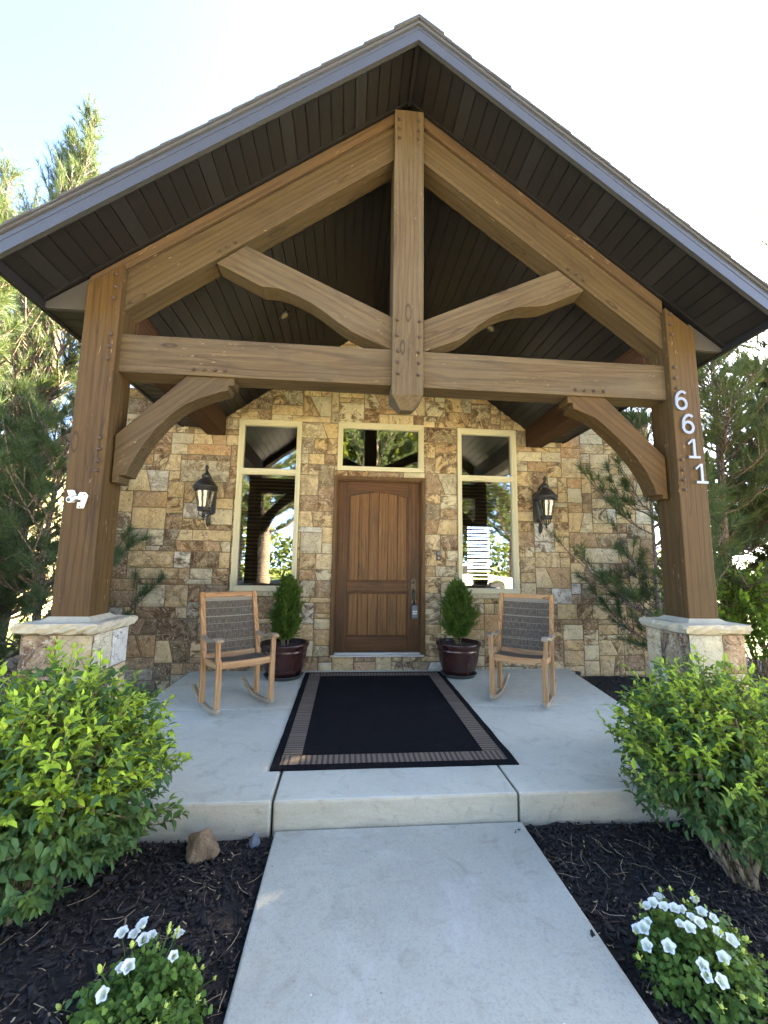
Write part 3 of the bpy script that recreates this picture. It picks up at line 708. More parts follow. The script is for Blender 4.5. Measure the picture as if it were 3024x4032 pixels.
# mortar wash and cap and pier under each post
for x in (-1.861, 2.283):
    cx, cy = x+PW/2, YP+PW/2
    cap = MB(); hw = .235; n = 12
    base = []
    loop = [(cx-hw+2*hw*i/n, cy-hw) for i in range(n)]+[(cx+hw, cy-hw+2*hw*i/n) for i in range(n)]+[(cx+hw-2*hw*i/n, cy+hw) for i in range(n)]+[(cx-hw, cy+hw-2*hw*i/n) for i in range(n)]
    rows = []
    for (zz_, ins) in ((.856, .016), (.868, .006), (.888, .0), (.908, .003), (.916, .009)):
        rows.append([(cx+(px-cx)*(1-ins/hw)+rng.uniform(-.009, .009), cy+(py-cy)*(1-ins/hw)+rng.uniform(-.009, .009), zz_+rng.uniform(-.004, .004)) for px, py in loop])
    V = [p for r_ in rows for p in r_]; L = len(loop); F = [(i*L+k, i*L+(k+1) % L, (i+1)*L+(k+1) % L, (i+1)*L+k) for i in range(4) for k in range(L)]
    F += [tuple(range(L-1, -1, -1)), tuple(range(4*L, 5*L))]
    pier = MB(); bw = .20
    zt = .849
    for axis, base_, o0 in (('y', cy-bw, cx), ('+x', cx+bw, cy), ('-x', cx-bw, cy)):
        left = x < 0
        rows_ = [(-.2, .12), (.12, .36), (.36, .62), (.62, zt)] if left else [(-.2, .1), (.1, .40), (.40, .60), (.60, zt)]
        for k, (a, b_) in enumerate(rows_):
            m = o0+rng.uniform(-.06, .08)
            if axis == 'y': tn = ((.36, .9), (.45, .15)) if left else ((.91, .05), (.83, .5)); m = o0+(.0 if left else .04)
            elif left: tn = ((.92, .1), (.98, .05))
            else: tn = ((.36, .9), (.47, .3))
            if k < 3: tn = ((rng.choice([.36, .45, .05]), .6), (rng.choice([.47, .83, .68]), .3))
            stone_quad(pier, [(o0-bw+.003, a+.003), (m-.003, a+.003), (m-.003, b_-.003), (o0-bw+.003, b_-.003)], tn[0][0], tn[0][1], 300+k, axis, base_)
            stone_quad(pier, [(m+.003, a+.003), (o0+bw-.003, a+.003), (o0+bw-.003, b_-.003), (m+.003, b_-.003)], tn[1][0], tn[1][1], 330+k, axis, base_)
    po = pier.build('pier', M['stone'], porch)
    core = MB(); core.box(cx-bw+.008, cx+bw-.008, cy-bw+.008, cy+bw-.008, -.2, .851); core.build('mortar_core', M['mortar'], po)
    cap.add(V, F); cap.build('cap', M['capstone'], po)
    ws = MB(); a, c_ = PW/2+.045, PW/2+.004
    ws.add([(cx-a, cy-a, .914), (cx+a, cy-a, .914), (cx+a, cy+a, .914), (cx-a, cy+a, .914), (cx-c_, cy-c_, .945), (cx+c_, cy-c_, .945), (cx+c_, cy+c_, .945), (cx-c_, cy+c_, .945)],
           [(0,1,5,4),(1,2,6,5),(2,3,7,6),(3,0,4,7)]); ws.build('mortar_wash', M['capstone'], po)
# tie beam in two lengths
def beam(name, x0, x1, z0, z1, mt, bl=()):
    q = MB(); q.box(x0, x1, YB, YBK, z0, z1); o = q.build(name, M[mt], porch, grain=(1, 0, 0), bevel=.0045); bolts(o, bl, YB); return o
beam('tie_beam', -1.642, .210, 2.545, 2.815, 'beam', [(-1.1545, 2.5838), (-1.0837, 2.5859), (-1.0107, 2.5874), (-0.9404, 2.5874)])
beam('tie_beam', .418, 2.285, 2.541, 2.812, 'beam', [(1.569, 2.5807), (1.6384, 2.578), (1.7096, 2.5795), (1.784, 2.5805)])
# king post with pyramid foot
kx0, kx1, ky0, ky1 = .202, .425, YP, YP+.222
q = MB(); c1 = (kx0+kx1)/2; c2 = (ky0+ky1)/2; zt = zS(kx0)-.01; tp = .044
V = [(kx0, ky0, 2.462), (kx1, ky0, 2.462), (kx1, ky1, 2.462), (kx0, ky1, 2.462), (kx0, ky0, zt), (kx1, ky0, zt), (kx1, ky1, zt), (kx0, ky1, zt),
     (c1-tp, c2-tp, 2.372), (c1+tp, c2-tp, 2.372), (c1+tp, c2+tp, 2.372), (c1-tp, c2+tp, 2.372)]
q.add(V, [(4,5,6,7),(0,1,5,4),(1,2,6,5),(2,3,7,6),(3,0,4,7),(11,10,9,8),(8,9,1,0),(9,10,2,1),(10,11,3,2),(11,8,0,3)])
kp = q.build('king_post', M['beam'], porch, grain=(0, 0, 1), bevel=.0045)
bolts(kp, [(0.2384, 4.6457), (0.2391, 4.5653), (0.2398, 4.4855), (0.3837, 4.6491), (0.3859, 4.5651), (0.3842, 4.4917)]+[(0.2369, 3.0124), (0.2366, 2.8939), (0.2427, 2.777), (0.2442, 2.6956), (0.2457, 2.6104), (0.3943, 3.0103), (0.394, 2.8913), (0.3879, 2.774), (0.3889, 2.6945), (0.3885, 2.6081)], YP)
# rafters and the trim board along their tops
for sg, xa, xb, bl in ((-1, -1.642, .203, [(-1.0399, 3.4769), (-0.9846, 3.516), (-0.929, 3.5572)]), (1, .424, 2.285, [(1.5554, 3.551), (1.6128, 3.5093), (1.6683, 3.4674)])):
    q = MB(); q.prism([(xa, zS(xa)-.395), (xb, zS(xb)-.395), (xb, zS(xb)-.110), (xa, zS(xa)-.110)], 'y', YB, YBK)
    gd = (xb-xa, 0, zS(xb)-zS(xa)); o = q.build('rafter', M['rafter'], porch, grain=gd, bevel=.004); bolts(o, bl, YB)
    ta = -1.869 if sg < 0 else xa; tb = xb if sg < 0 else 2.285
    q = MB(); q.prism([(ta, zS(ta)-.106), (tb, zS(tb)-.106), (tb, zS(tb)-.012), (ta, zS(ta)-.012)], 'y', YB-.022, YBK); q.build('rafter_trim', M['trim'], porch, grain=gd, bevel=.004)
# curved struts
def curved(name, poly, y0, y1, mt, gd):
    q = MB(); q.prism(poly, 'y', y0, y1); return q.build(name, M[mt], porch, grain=gd, bevel=.004)
L = [(-1.0557, 3.397), (-0.8582, 3.55), (0.2062, 3.0691), (0.209, 2.8166), (-0.0851, 2.9345), (-0.1276, 2.9659), (-0.1774, 2.9976), (-0.2421, 3.0458), (-0.2938, 3.0832), (-0.3804, 3.1397), (-0.4702, 3.183), (-0.5449, 3.2139), (-0.6196, 3.2338), (-0.6798, 3.239), (-0.7252, 3.2375), (-0.7748, 3.2582)]
curved('strut', L, YB+.01, YBK-.01, 'beam', (1, 0, -.5))
Rr = [(0.436, 3.0591), (1.4763, 3.5458), (1.6818, 3.3906), (1.4229, 3.2679), (1.3722, 3.2466), (1.2801, 3.2297), (1.1909, 3.222), (1.1136, 3.2013), (1.0464, 3.1741), (0.9755, 3.1406), (0.9029, 3.0911), (0.8483, 3.0511), (0.8053, 3.0102), (0.7553, 2.969), (0.6969, 2.9255), (0.4364, 2.815)]
curved('strut', Rr, YB+.01, YBK-.01, 'beam', (1, 0, .45))
# curved knee braces
L = [(-1.1996, 2.5465), (-1.6279, 2.1143), (-1.6242, 1.7936), (-1.5828, 1.7949), (-1.5846, 1.8406), (-1.5391, 1.8421), (-1.5289, 1.8762), (-1.5027, 1.9388), (-1.4735, 2.0019), (-1.4432, 2.0562), (-1.4075, 2.1173), (-1.3653, 2.1761), (-1.3169, 2.2355), (-1.2563, 2.2961), (-1.1998, 2.3407), (-1.1421, 2.3728), (-1.0837, 2.4005), (-1.0247, 2.4244), (-0.9711, 2.4436), (-0.9194, 2.4574), (-0.9203, 2.4924), (-0.8842, 2.4943), (-0.8854, 2.5473)]
curved('knee_brace', L, YB+.02, YBK-.012, 'rafter', (1, 0, .8))
Rr = [(1.517, 2.5419), (1.5147, 2.4902), (1.5549, 2.4908), (1.5549, 2.445), (1.5877, 2.436), (1.6224, 2.4236), (1.664, 2.4059), (1.7058, 2.3909), (1.7402, 2.3693), (1.7742, 2.3414), (1.808, 2.3113), (1.8418, 2.2806), (1.8824, 2.2446), (1.9228, 2.2059), (1.9629, 2.1637), (2.0028, 2.1187), (2.037, 2.075), (2.0683, 2.0313), (2.0959, 1.9876), (2.1192, 1.9438), (2.1388, 1.9), (2.1556, 1.8562), (2.1644, 1.8211), (2.2115, 1.8225), (2.2107, 1.7926), (2.2519, 1.7911), (2.2519, 2.1058), (1.8001, 2.5492)]
curved('knee_brace', Rr, YB+.02, YBK-.012, 'post', (1, 0, -.8))
# plate beams running back to the wall
for xa in (-1.855, 2.254):
    q = MB(); q.box(xa, xa+.225, YBK-.06 if False else YP+PW+.002, WY-.012, 2.868, 3.20); q.build('plate_beam', M['plate'], porch, grain=(0, 1, 0), bevel=.006)

# ---- porch roof: soffit, ceiling, fascia, shingles
YF = -2.72
roof = MB()
EL, ER = -2.17, 2.79
roof.prism([(EL-.03, zS(EL)+.085), (ROOFX, 4.83+.100), (ER+.03, zS(ER)+.085), (ER+.03, zS(ER)+.07), (ROOFX, 4.83+.08), (EL-.03, zS(EL)+.07)], 'y', YF-.01, 2.2)
ro = roof.build('roof', M['shingle'], porch)
def side(d, sg): return ROOFX+sg*d
sh = MB(); SL = {-1: .74, 1: .757}
for sg in (-1, 1):
    dmax = (ROOFX-EL+.045) if sg < 0 else (ER-ROOFX+.045); c = 0.135; d0 = dmax; k = 0
    while d0 > 0.02:
        d1 = max(0, d0-c); s_ = SL[sg]
        zt = lambda d_: 4.83+.115-s_*d_
        y0 = YF-.016+rng.uniform(-.004, .004)
        th_ = .008+.004*(k % 2)
        sh.prism([(side(d0, sg), zt(d0)), (side(d1, sg), zt(d1)-.001), (side(d1, sg), zt(d1)+.010), (side(d0, sg), zt(d0)+th_+.008)], 'y', y0, 2.2)
        d0 = d1; k += 1
    sh.prism([(side(.17, sg), 4.945-.17*SL[sg]+.012), (side(0, sg), 4.945+.010), (side(0, sg), 4.945+.024), (side(.17, sg), 4.945-.17*SL[sg]+.028)], 'y', YF-.02, 2.2)
sh.build('shingles', M['shingle'], ro)
fa = MB()
for sg in (-1, 1):
    e = (ROOFX-EL) if sg < 0 else (ER-ROOFX); s_ = SL[sg]
    zb = lambda d_: 4.83-s_*d_
    fa.prism([(side(0, sg), zb(0)-.04), (side(e, sg), zb(e)-.04), (side(e, sg), zb(e)+.102), (side(0, sg), zb(0)+.102)], 'y', YF, YF+.03)
    fa.prism([(side(0, sg), zb(0)+.102), (side(e, sg), zb(e)+.102), (side(e, sg), zb(e)+.107), (side(0, sg), zb(0)+.107)], 'y', YF+.006, YF+.03)
    fa.prism([(side(0, sg), zb(0)+.107), (side(e, sg), zb(e)+.107), (side(e, sg), zb(e)+.114), (side(0, sg), zb(0)+.114)], 'y', YF-.008, YF+.03)
    fa.prism([(side(0, sg), zb(0)+.042), (side(e, sg), zb(e)+.042), (side(e, sg), zb(e)+.045), (side(0, sg), zb(0)+.045)], 'y', YF-.0025, YF+.001)
    # eave fascia down each side
    xo = side(e, sg); xi = side(e-.03, sg)
    ef = MB(); ef.box(min(xo, xi), max(xo, xi), YF+.031, .15, (2.952 if sg < 0 else 2.938), zb(e)+.06); ef.build('eave_board', M['soffit'], ro)
fa.build('fascia', M['fascia'], ro)
so_ = MB(); ce = MB(); VTS = []
PIT = .1015
for sg in (-1, 1):
    s_ = SL[sg]; ln = math.hypot(1, s_); e = ((ROOFX-EL) if sg < 0 else (ER-ROOFX))-.035
    d0 = .012; k = 0
    while d0 < e:
        d1 = min(e, d0+PIT/ln); zz_ = lambda d_: 4.83-s_*d_
        g_ = .0085/ln
        tgt = so_
        if k % 6 == 4: tgt = MB(); VTS.append(tgt)
        tgt.prism([(side(d0, sg), zz_(d0)), (side(d1-g_, sg), zz_(d1-g_)), (side(d1-g_, sg), zz_(d1-g_)+.014), (side(d0, sg), zz_(d0)+.014)], 'y', YF+.055, YB-.045)
        d0 = d1; k += 1
    for (ya, yb) in ((YF+.031, YF+.055), (YB-.045, YB-.023)):
        so_.prism([(side(.0, sg), 4.83-.008), (side(e, sg), 4.83-s_*e-.008), (side(e, sg), 4.83-s_*e+.01), (side(.0, sg), 4.83+.01)], 'y', ya, yb)
    so_.prism([(side(0, sg), 4.83+.012), (side(e+.02, sg), 4.83-s_*(e+.02)+.012), (side(e+.02, sg), 4.83-s_*(e+.02)+.02), (side(0, sg), 4.83+.02)], 'y', YF+.03, YB+.1)
    # ceiling inside the porch
    d0 = .0; e2 = (ROOFX+1.632) if sg < 0 else (2.256-ROOFX); s2 = .745; ln = math.hypot(1, s2)
    while d0 < e2:
        d1 = min(e2, d0+PIT/ln); g_ = .008/ln; zc = lambda d_: 4.555-s2*d_
        ce.prism([(side(d0, sg), zc(d0)), (side(d1-g_, sg), zc(d1-g_)), (side(d1-g_, sg), zc(d1-g_)+.014), (side(d0, sg), zc(d0)+.014)], 'y', YBK+.002, WY-.002)
        d0 = d1
    ce.prism([(side(0, sg), 4.555+.012), (side(e2, sg), zc(e2)+.012), (side(e2, sg), zc(e2)+.022), (side(0, sg), 4.555+.022)], 'y', YBK+.002, WY-.002)
so_.box(ROOFX-.014, ROOFX+.014, YF+.032, YB-.025, 4.80, 4.85)
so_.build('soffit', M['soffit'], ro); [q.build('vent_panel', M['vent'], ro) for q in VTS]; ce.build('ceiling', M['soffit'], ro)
# gap above the truss closed, level eave soffit and triangular returns
pc = MB()
pc.prism([(-1.868, zS(-1.868)-.01), (EL+.03, zS(EL+.03)-.005), (EL+.03, 2.965), (-1.868, 2.965)], 'y', YB-.006, YB+.02)
pc.build('soffit_return', M['porkchop'], ro); pc = MB()
pc.prism([(2.506, zS(2.506)-.01), (ER-.03, zS(ER-.03)-.005), (ER-.03, 2.950), (2.506, 2.950)], 'y', YB-.006, YB+.02)
pc.build('soffit_return', M['porkchop'], ro)
for xa, xb, z in ((EL+.031, -1.862, 2.962), (2.510, ER-.031, 2.948)):
    y = YB+.021; lv = MB()
    while y < WY-.02:
        lv.box(xa, xb, y, min(y+PIT-.009, WY-.012), z, z+.012); y += PIT
    lv.box(xa, xb, YB+.021, WY-.012, z+.011, z+.02)
    lv.build('eave_soffit', M['soffit'], ro)
# recessed lights in the sloped ceiling
for x, y in ((-.763, -1.087), (1.371, -1.061)):
    sg = -1 if x < ROOFX else 1
    q = MB(); q.lathe([(.052, -.004), (.060, -.012), (.066, -.006), (.066, .0), (.045, .0), (.045, .05), (.0, .05)], n=28)
    nrm = Vector((sg*-.745, 0, -1)).normalized(); rm = nrm.to_track_quat('-Z', 'Y').to_matrix()
    z = zceil(x); q.v = [tuple(rm @ Vector(p)+Vector((x, y, z))) for p in q.v]
    o = q.build('recessed_light', M['black'], ro, smooth=True)
    q = MB(); q.lathe([(.040, .004), (.036, -.004), (.0, -.008)], n=24); q.v = [tuple(rm @ Vector(p)+Vector((x, y, z))) for p in q.v]; q.build('lamp', M['bulb'], o, smooth=True)

# ------------------------------------------------------------------ things on the posts
def digit_mesh(ch):
    if ch == '1':
        polys = [[(.052, 0), (.072, 0), (.072, .145), (.052, .145)], [(.015, .0), (.105, .0), (.105, .018), (.015, .018)], [(.012, .112), (.020, .099), (.0519, .127), (.0519, .145)]]
        polys[0] = [(.052, .0181), (.072, .0181), (.072, .145), (.052, .145)]
        return polys
def stroke(path, w):
    pts = [Vector(p) for p in path]; L_ = []; R_ = []
    for i, p in enumerate(pts):
        t = (pts[min(i+1, len(pts)-1)]-pts[max(i-1, 0)]).normalized(); n_ = Vector((-t.y, t.x))
        L_.append(p+n_*w/2); R_.append(p-n_*w/2)
    return L_, R_
def number(ch, x, z, label):
    q = MB(); y0, y1 = YP-.016, YP-.002
    if ch == '1':
        for p in digit_mesh('1'): q.prism([(x+a, z+b_) for a, b_ in p], 'y', y0, y1)
    else:
        a = [(.055+.038*math.cos(t_), .046+.040*math.sin(t_)) for t_ in [math.pi*2*i/26 for i in range(27)]]
        c_ = [(.092, .124), (.082, .135), (.066, .139), (.049, .134), (.034, .121), (.023, .100), (.018, .076), (.0175, .050)]
        for path, w in ((a, .021), (c_, .021)):
            L_, R_ = stroke(path, w)
            for i in range(len(path)-1):
                q.prism([(x+R_[i].x, z+R_[i].y), (x+R_[i+1].x, z+R_[i+1].y), (x+L_[i+1].x, z+L_[i+1].y), (x+L_[i].x, z+L_[i].y)], 'y', y0 if path is a else y0+.0012, y1)
    o = q.build('house_number', M['steel'], bevel=.0)
    return tag(o, label, 'house number', 'house numbers 6611 down the right porch post')
number('6', 2.286, 2.443, 'silver metal number 6, topmost of the four numerals on the post')
number('6', 2.326, 2.265, 'silver metal number 6, second from the top, below another 6')
number('1', 2.352, 2.079, 'silver metal number 1 directly under the two sixes')
number('1', 2.396, 1.895, 'silver metal number 1, lowest of the four numerals at the post edge')
# white camera mount on the left post
cm = thing('camera_mount', 'white plastic security camera mount screwed to the left timber post', 'camera mount', (-1.80, YP, 1.66))
q = MB(); cxx, czz = -1.752, 1.660
q.prism([(cxx-.020, czz-.052), (cxx+.018, czz-.052), (cxx+.022, czz-.045), (cxx+.040, czz+.030), (cxx+.022, czz+.050), (cxx-.010, czz+.050), (cxx-.020, czz+.035)], 'y', YP-.010, YP-.001)
q.build('plate', M['white'], cm, bevel=.003)
q = MB(); q.tube([(cxx-.0, YP-.008, czz+.01), (cxx-.005, YP-.03, czz+.008), (cxx-.02, YP-.045, czz+.005)], [.017, .014, .013], 12); q.build('arm', M['white'], cm, smooth=True)
q = MB(); q.tube([(cxx-.042, YP-.055, czz-.005), (cxx-.036, YP-.02, czz+.0)], [.020, .020], 16); q.prism([(cxx-.066, czz+.054), (cxx-.032, czz+.058), (cxx-.018, czz+.026), (cxx-.050, czz+.018)], 'y', YP-.045, YP-.02); q.build('socket', M['white'], cm, bevel=.003)
q = MB(); q.tube([(cxx-.0425, YP-.0565, czz-.006), (cxx-.042, YP-.050, czz-.006)], .012, 12); q.build('lens', M['black'], cm); q = MB(); q.tube([(cxx-.006, YP-.048, czz-.008), (cxx-.002, YP-.02, czz-.008)], .010, 10); q.build('socket_hole', M['black'], cm)
for sx, sz in ((.022, .034), (-.001, -.043)):
    q = MB(); q.tube([(cxx+sx, YP-.0125, czz+sz), (cxx+sx, YP-.008, czz+sz)], .005, 8); q.build('screw', M['black'], cm)
# ------------------------------------------------------------------ wall lanterns
def lantern(cx, label):
    t = thing('wall_lantern', label, 'lantern', (cx, WY, 2.05), group='black coach lanterns either side of the windows')
    by = -.10
    q = MB(); q.prism([(cx-.058, 1.885), (cx-.030, 1.862), (cx+.030, 1.862), (cx+.058, 1.885), (cx+.058, 2.225), (cx+.04, 2.24), (cx+.025, 2.262), (cx-.025, 2.262), (cx-.04, 2.24), (cx-.058, 2.225)], 'y', WY-.05, WY-.012)
    q.build('backplate', M['black'], t, bevel=.006)
    q = MB(); q.tube([(cx, .115, 2.19), (cx, .10, 2.25), (cx, .06, 2.30), (cx, .0, 2.325), (cx, -.06, 2.34), (cx, -.10, 2.365), (cx, -.113, 2.395), (cx, -.10, 2.414), (cx, -.078, 2.412), (cx, -.068, 2.395), (cx, -.08, 2.385)], [.015, .016, .016, .015, .015, .016, .016, .015, .014, .013, .012], 10)
    q.build('scroll_arm', M['black'], t, smooth=True)
    q = MB(); q.lathe([(.0, 2.335), (.022, 2.33), (.036, 2.312), (.050, 2.302), (.053, 2.292), (.046, 2.286), (.045, 2.270), (.062, 2.255), (.095, 2.228), (.120, 2.196), (.139, 2.168), (.143, 2.158), (.136, 2.150), (.118, 2.146), (.118, 2.122), (.123, 2.118), (.121, 2.108), (.100, 2.108), (.100, 2.14), (.0, 2.15)], (cx, by, 0), 32)
    cap = q.build('cap', M['black'], t, smooth=True)
    q = MB()
    for k in range(32):
        a = 2*math.pi*k/32; q.box(cx+.127*math.cos(a)-.005, cx+.127*math.cos(a)+.005, by+.127*math.sin(a)-.005, by+.127*math.sin(a)+.005, 2.130, 2.152)
    q.build('beading', M['black'], cap)
    q = MB(); n = 6
    for k in range(n):
        a = 2*math.pi*(k+.5)/n; q.bar([(cx+.109*math.cos(a), by+.109*math.sin(a), 2.11), (cx+.068*math.cos(a), by+.068*math.sin(a), 1.92)], .010, .008, (math.cos(a), math.sin(a), .2))
    q.build('cage', M['black'], t)
    q = MB(); q.lathe([(.105, 2.11), (.066, 1.922)], (cx, by, 0), n); o = q.build('glass', M['lanternglass'], t); 
    q = MB()
    for k in range(3):
        a = 2.1*k+.4; q.tube([(cx+.022*math.cos(a), by+.022*math.sin(a), 1.925), (cx+.022*math.cos(a), by+.022*math.sin(a), 2.01)], .0105, 8)
        q.tube([(cx+.022*math.cos(a), by+.022*math.sin(a), 2.01), (cx+.022*math.cos(a), by+.022*math.sin(a), 2.03), (cx+.022*math.cos(a), by+.022*math.sin(a), 2.065)], [.006, .010, .002], 8)
    q.build('candle', M['bulb'], t)
    q = MB(); q.lathe([(.0, 1.925), (.070, 1.925), (.078, 1.918), (.078, 1.908), (.070, 1.904), (.070, 1.896), (.076, 1.892), (.074, 1.882), (.055, 1.876), (.0, 1.876)], (cx, by, 0), 28); q.build('base_ring', M['black'], t, smooth=True)
    q = MB()
    for k in range(4):
        a = math.pi/2*k+.6; ca, sa = math.cos(a), math.sin(a)
        q.tube([(cx+.055*ca, by+.055*sa, 1.88), (cx+.058*ca, by+.058*sa, 1.85), (cx+.048*ca, by+.048*sa, 1.828), (cx+.022*ca, by+.022*sa, 1.815), (cx, by, 1.812)], .0062, 7)
    q.lathe([(.012, 1.878), (.008, 1.84), (.010, 1.826), (.022, 1.818), (.020, 1.806), (.008, 1.798), (.007, 1.790), (.015, 1.782), (.012, 1.770), (.0, 1.764)], (cx, by, 0), 16)
    q.build('finial', M['black'], t, smooth=True)
    q = MB(); q.tube([(cx, .115, 1.90), (cx, .10, 1.865), (cx, .07, 1.85), (cx, .045, 1.825), (cx, .034, 1.785), (cx, .045, 1.742), (cx, .070, 1.722), (cx, .092, 1.745), (cx, .098, 1.785), (cx, .09, 1.82), (cx, .075, 1.838)], [.015, .016, .016, .016, .015, .015, .015, .014, .013, .011, .008], 10)
    q.build('lower_scroll', M['black'], t, smooth=True)
lantern(-1.748, 'black scrolled coach lantern on the stone between left post and left window')
lantern(2.380, 'black scrolled coach lantern on the stone right of the right window')

# ------------------------------------------------------------------ rug
rug = thing('door_rug', 'black outdoor rug with tan striped border lying before the front door', 'rug', (.27, -1.1, zs(-1.1)))
def sheet(mb, x0, x1, y0, y1, dz, nx, ny, wob=0, along=None):
    V = []; F = []
    for j in range(ny+1):
        for i in range(nx+1):
            x, y = x0+(x1-x0)*i/nx, y0+(y1-y0)*j/ny
            wx = wob*(mnoise.noise(Vector((y*5, 1, x > .27)))) if i in (0, nx) else 0; wy = wob*mnoise.noise(Vector((x*5, 7, y > -1))) if j in (0, ny) else 0
            lift = .003*max(0, mnoise.noise(Vector((x*3, y*3, 2))))+(.006*max(0, mnoise.noise(Vector((y*6, 4, 0)))) if i == nx else 0)
            V.append((x+wx, y+wy, zs(y)+dz+lift))
    for j in range(ny):
        for i in range(nx): a = j*(nx+1)+i; F.append((a, a+1, a+nx+2, a+nx+1))
    b0 = mb.add(V, F)
    if along is not None:
        d = mb.at.setdefault('along', {})
        for k, p in enumerate(V): d[b0+k] = p[along]
RX0, RX1, RY0, RY1 = -.5257, 1.0715, -2.258, .03
q = MB(); sheet(q, RX0, RX1, RY0, RY1, .009, 24, 40, .006)
o = q.build('backing', M['rugblack'], rug); md = o.modifiers.new('thickness', 'SOLIDIFY'); md.thickness = .008; md.offset = -1
q = MB(); e = .055; bw_ = .125
sheet(q, RX0+e, RX1-e, RY0+e, RY0+e+bw_, .0125, 20, 2, 0, 0); sheet(q, RX0+e, RX1-e, RY1-e-bw_, RY1-e, .0125, 20, 2, 0, 0)
sheet(q, RX0+e, RX0+e+bw_, RY0+e+bw_, RY1-e-bw_, .0125, 2, 30, 0, 1); sheet(q, RX1-e-bw_, RX1-e, RY0+e+bw_, RY1-e-bw_, .0125, 2, 30, 0, 1)
q.build('striped_border', M['rugband'], rug)

# ------------------------------------------------------------------ rocking chairs
def panel(name, P, nu, nv, bow, parent, th=.006):
    """woven panel between four corners (a,b,c,d) with a bow along its normal"""
    a, b, c, d = [Vector(p) for p in P]; nrm = (b-a).cross(d-a).normalized(); V = []; F = []; U = []
    for j in range(nv+1):
        for i in range(nu+1):
            u, v = i/nu, j/nv; p = (a*(1-u)+b*u)*(1-v)+(d*(1-u)+c*u)*v
            V.append(p+nrm*bow*(1-(2*u-1)**2)*(1 if nv < 3 else .4+.6*(1-(2*v-1)**2))); U.append((u*(b-a).length, v*(d-a).length, 0))
    for j in range(nv):
        for i in range(nu): k = j*(nu+1)+i; F.append((k, k+1, k+nu+2, k+nu+1))
    me = bpy.data.meshes.new(name); me.from_pydata([tuple(v) for v in V], [], F); me.update()
    at = me.attributes.new('uvw', 'FLOAT_VECTOR', 'POINT'); at.data.foreach_set('vector', np.array(U, np.float32).ravel())
    o = link(name, me, M['wicker'], parent); md = o.modifiers.new('thickness', 'SOLIDIFY'); md.thickness = th; md.offset = 0
    return o
def chair(label, loc, rz):
    t = thing('rocking_chair', label, 'rocking chair', loc, rz, 'teak and wicker rocking chairs on the porch')
    X = .236
    def part(name, fn, grain, mt='chair', bevel=.004):
        q = MB(); fn(q); return q.build(name, M[mt], t, local=True, grain=grain, bevel=bevel)
    zr = lambda y: .019+(y+.06)**2/(2*.92)
    for sx in (-1, 1):
        x = sx*X
        part('rocker', lambda q: q.bar([(x, y, zr(y)) for y in np.linspace(-.335, .36, 16)], .036, .036), (0, 1, 0), 'chairgrey')
        part('front_leg', lambda q: q.bar([(x, -.298, zr(-.30)+.016), (x, -.300, .40), (x, -.298, .43), (x+sx*.010, -.286, .470), (x+sx*.014, -.280, .607)], [.044, .044, .044, .038, .040], [.036, .036, .036, .032, .032], (0, 1, 0)), (0, 0, 1))
        part('rear_leg', lambda q: q.bar([(x+sx*.016, .055, zr(.06)+.014), (x+sx*.016, .060, .30), (x+sx*.016, .072, .42), (x+sx*.016, .110, .58), (x+sx*.016, .180, .80), (x+sx*.016, .235, .985)], .042, [.040, .042, .048, .046, .038, .034], (0, 1, 0)), (0, 0, 1))
        part('armrest', lambda q: q.bar([(x+sx*.012, -.338, .612), (x+sx*.014, -.30, .624), (x+sx*.014, -.25, .622), (x+sx*.016, -.17, .602), (x+sx*.018, -.08, .586), (x+sx*.020, .0, .586), (x+sx*.022, .092, .602)], [.058, .066, .064, .054, .046, .044, .042], .024), (0, 1, 0), 'chairgrey', .006)
        part('side_rail', lambda q: q.bar([(x-sx*.004, -.28, .41), (x-sx*.002, -.1, .392), (x, .062, .39)], .026, .055), (0, 1, 0))
    part('front_rail', lambda q: q.bar([(-X+.022, -.298, .414), (-.12, -.298, .408), (0, -.298, .406), (.12, -.298, .408), (X-.022, -.298, .414)], .026, .058), (1, 0, 0))
    part('rear_rail', lambda q: q.bar([(-X, .066, .385), (X, .066, .385)], .026, .045), (1, 0, 0))
    xr = X-.006
    part('top_rail', lambda q: q.bar([(-xr, .226, .956), (-.1, .236, .960), (.1, .236, .960), (xr, .226, .956)], .026, .046, (0, .3, .95)), (1, 0, 0))
    part('lower_rail', lambda q: q.bar([(-xr, .074, .428), (-.1, .082, .424), (.1, .082, .424), (xr, .074, .428)], .024, .044, (0, .25, .95)), (1, 0, 0))
    panel('back_panel', [(-xr, .076, .438), (xr, .076, .438), (xr, .224, .945), (-xr, .224, .945)], 10, 8, -.018, t)
    panel('seat_panel', [(-X+.014, -.288, .438), (X-.014, -.288, .438), (X-.010, .058, .408), (-X+.010, .058, .408)], 10, 8, -.022, t)
    return t
chair('weathered teak rocking chair on the left, turned toward the rug, before the left window', (-1.093, -.975, zs(-.97)), R(34.5))
chair('teak rocking chair with brown wicker back, on the right, below the right lantern', (1.684, -.935, zs(-.93)), R(-33.5))

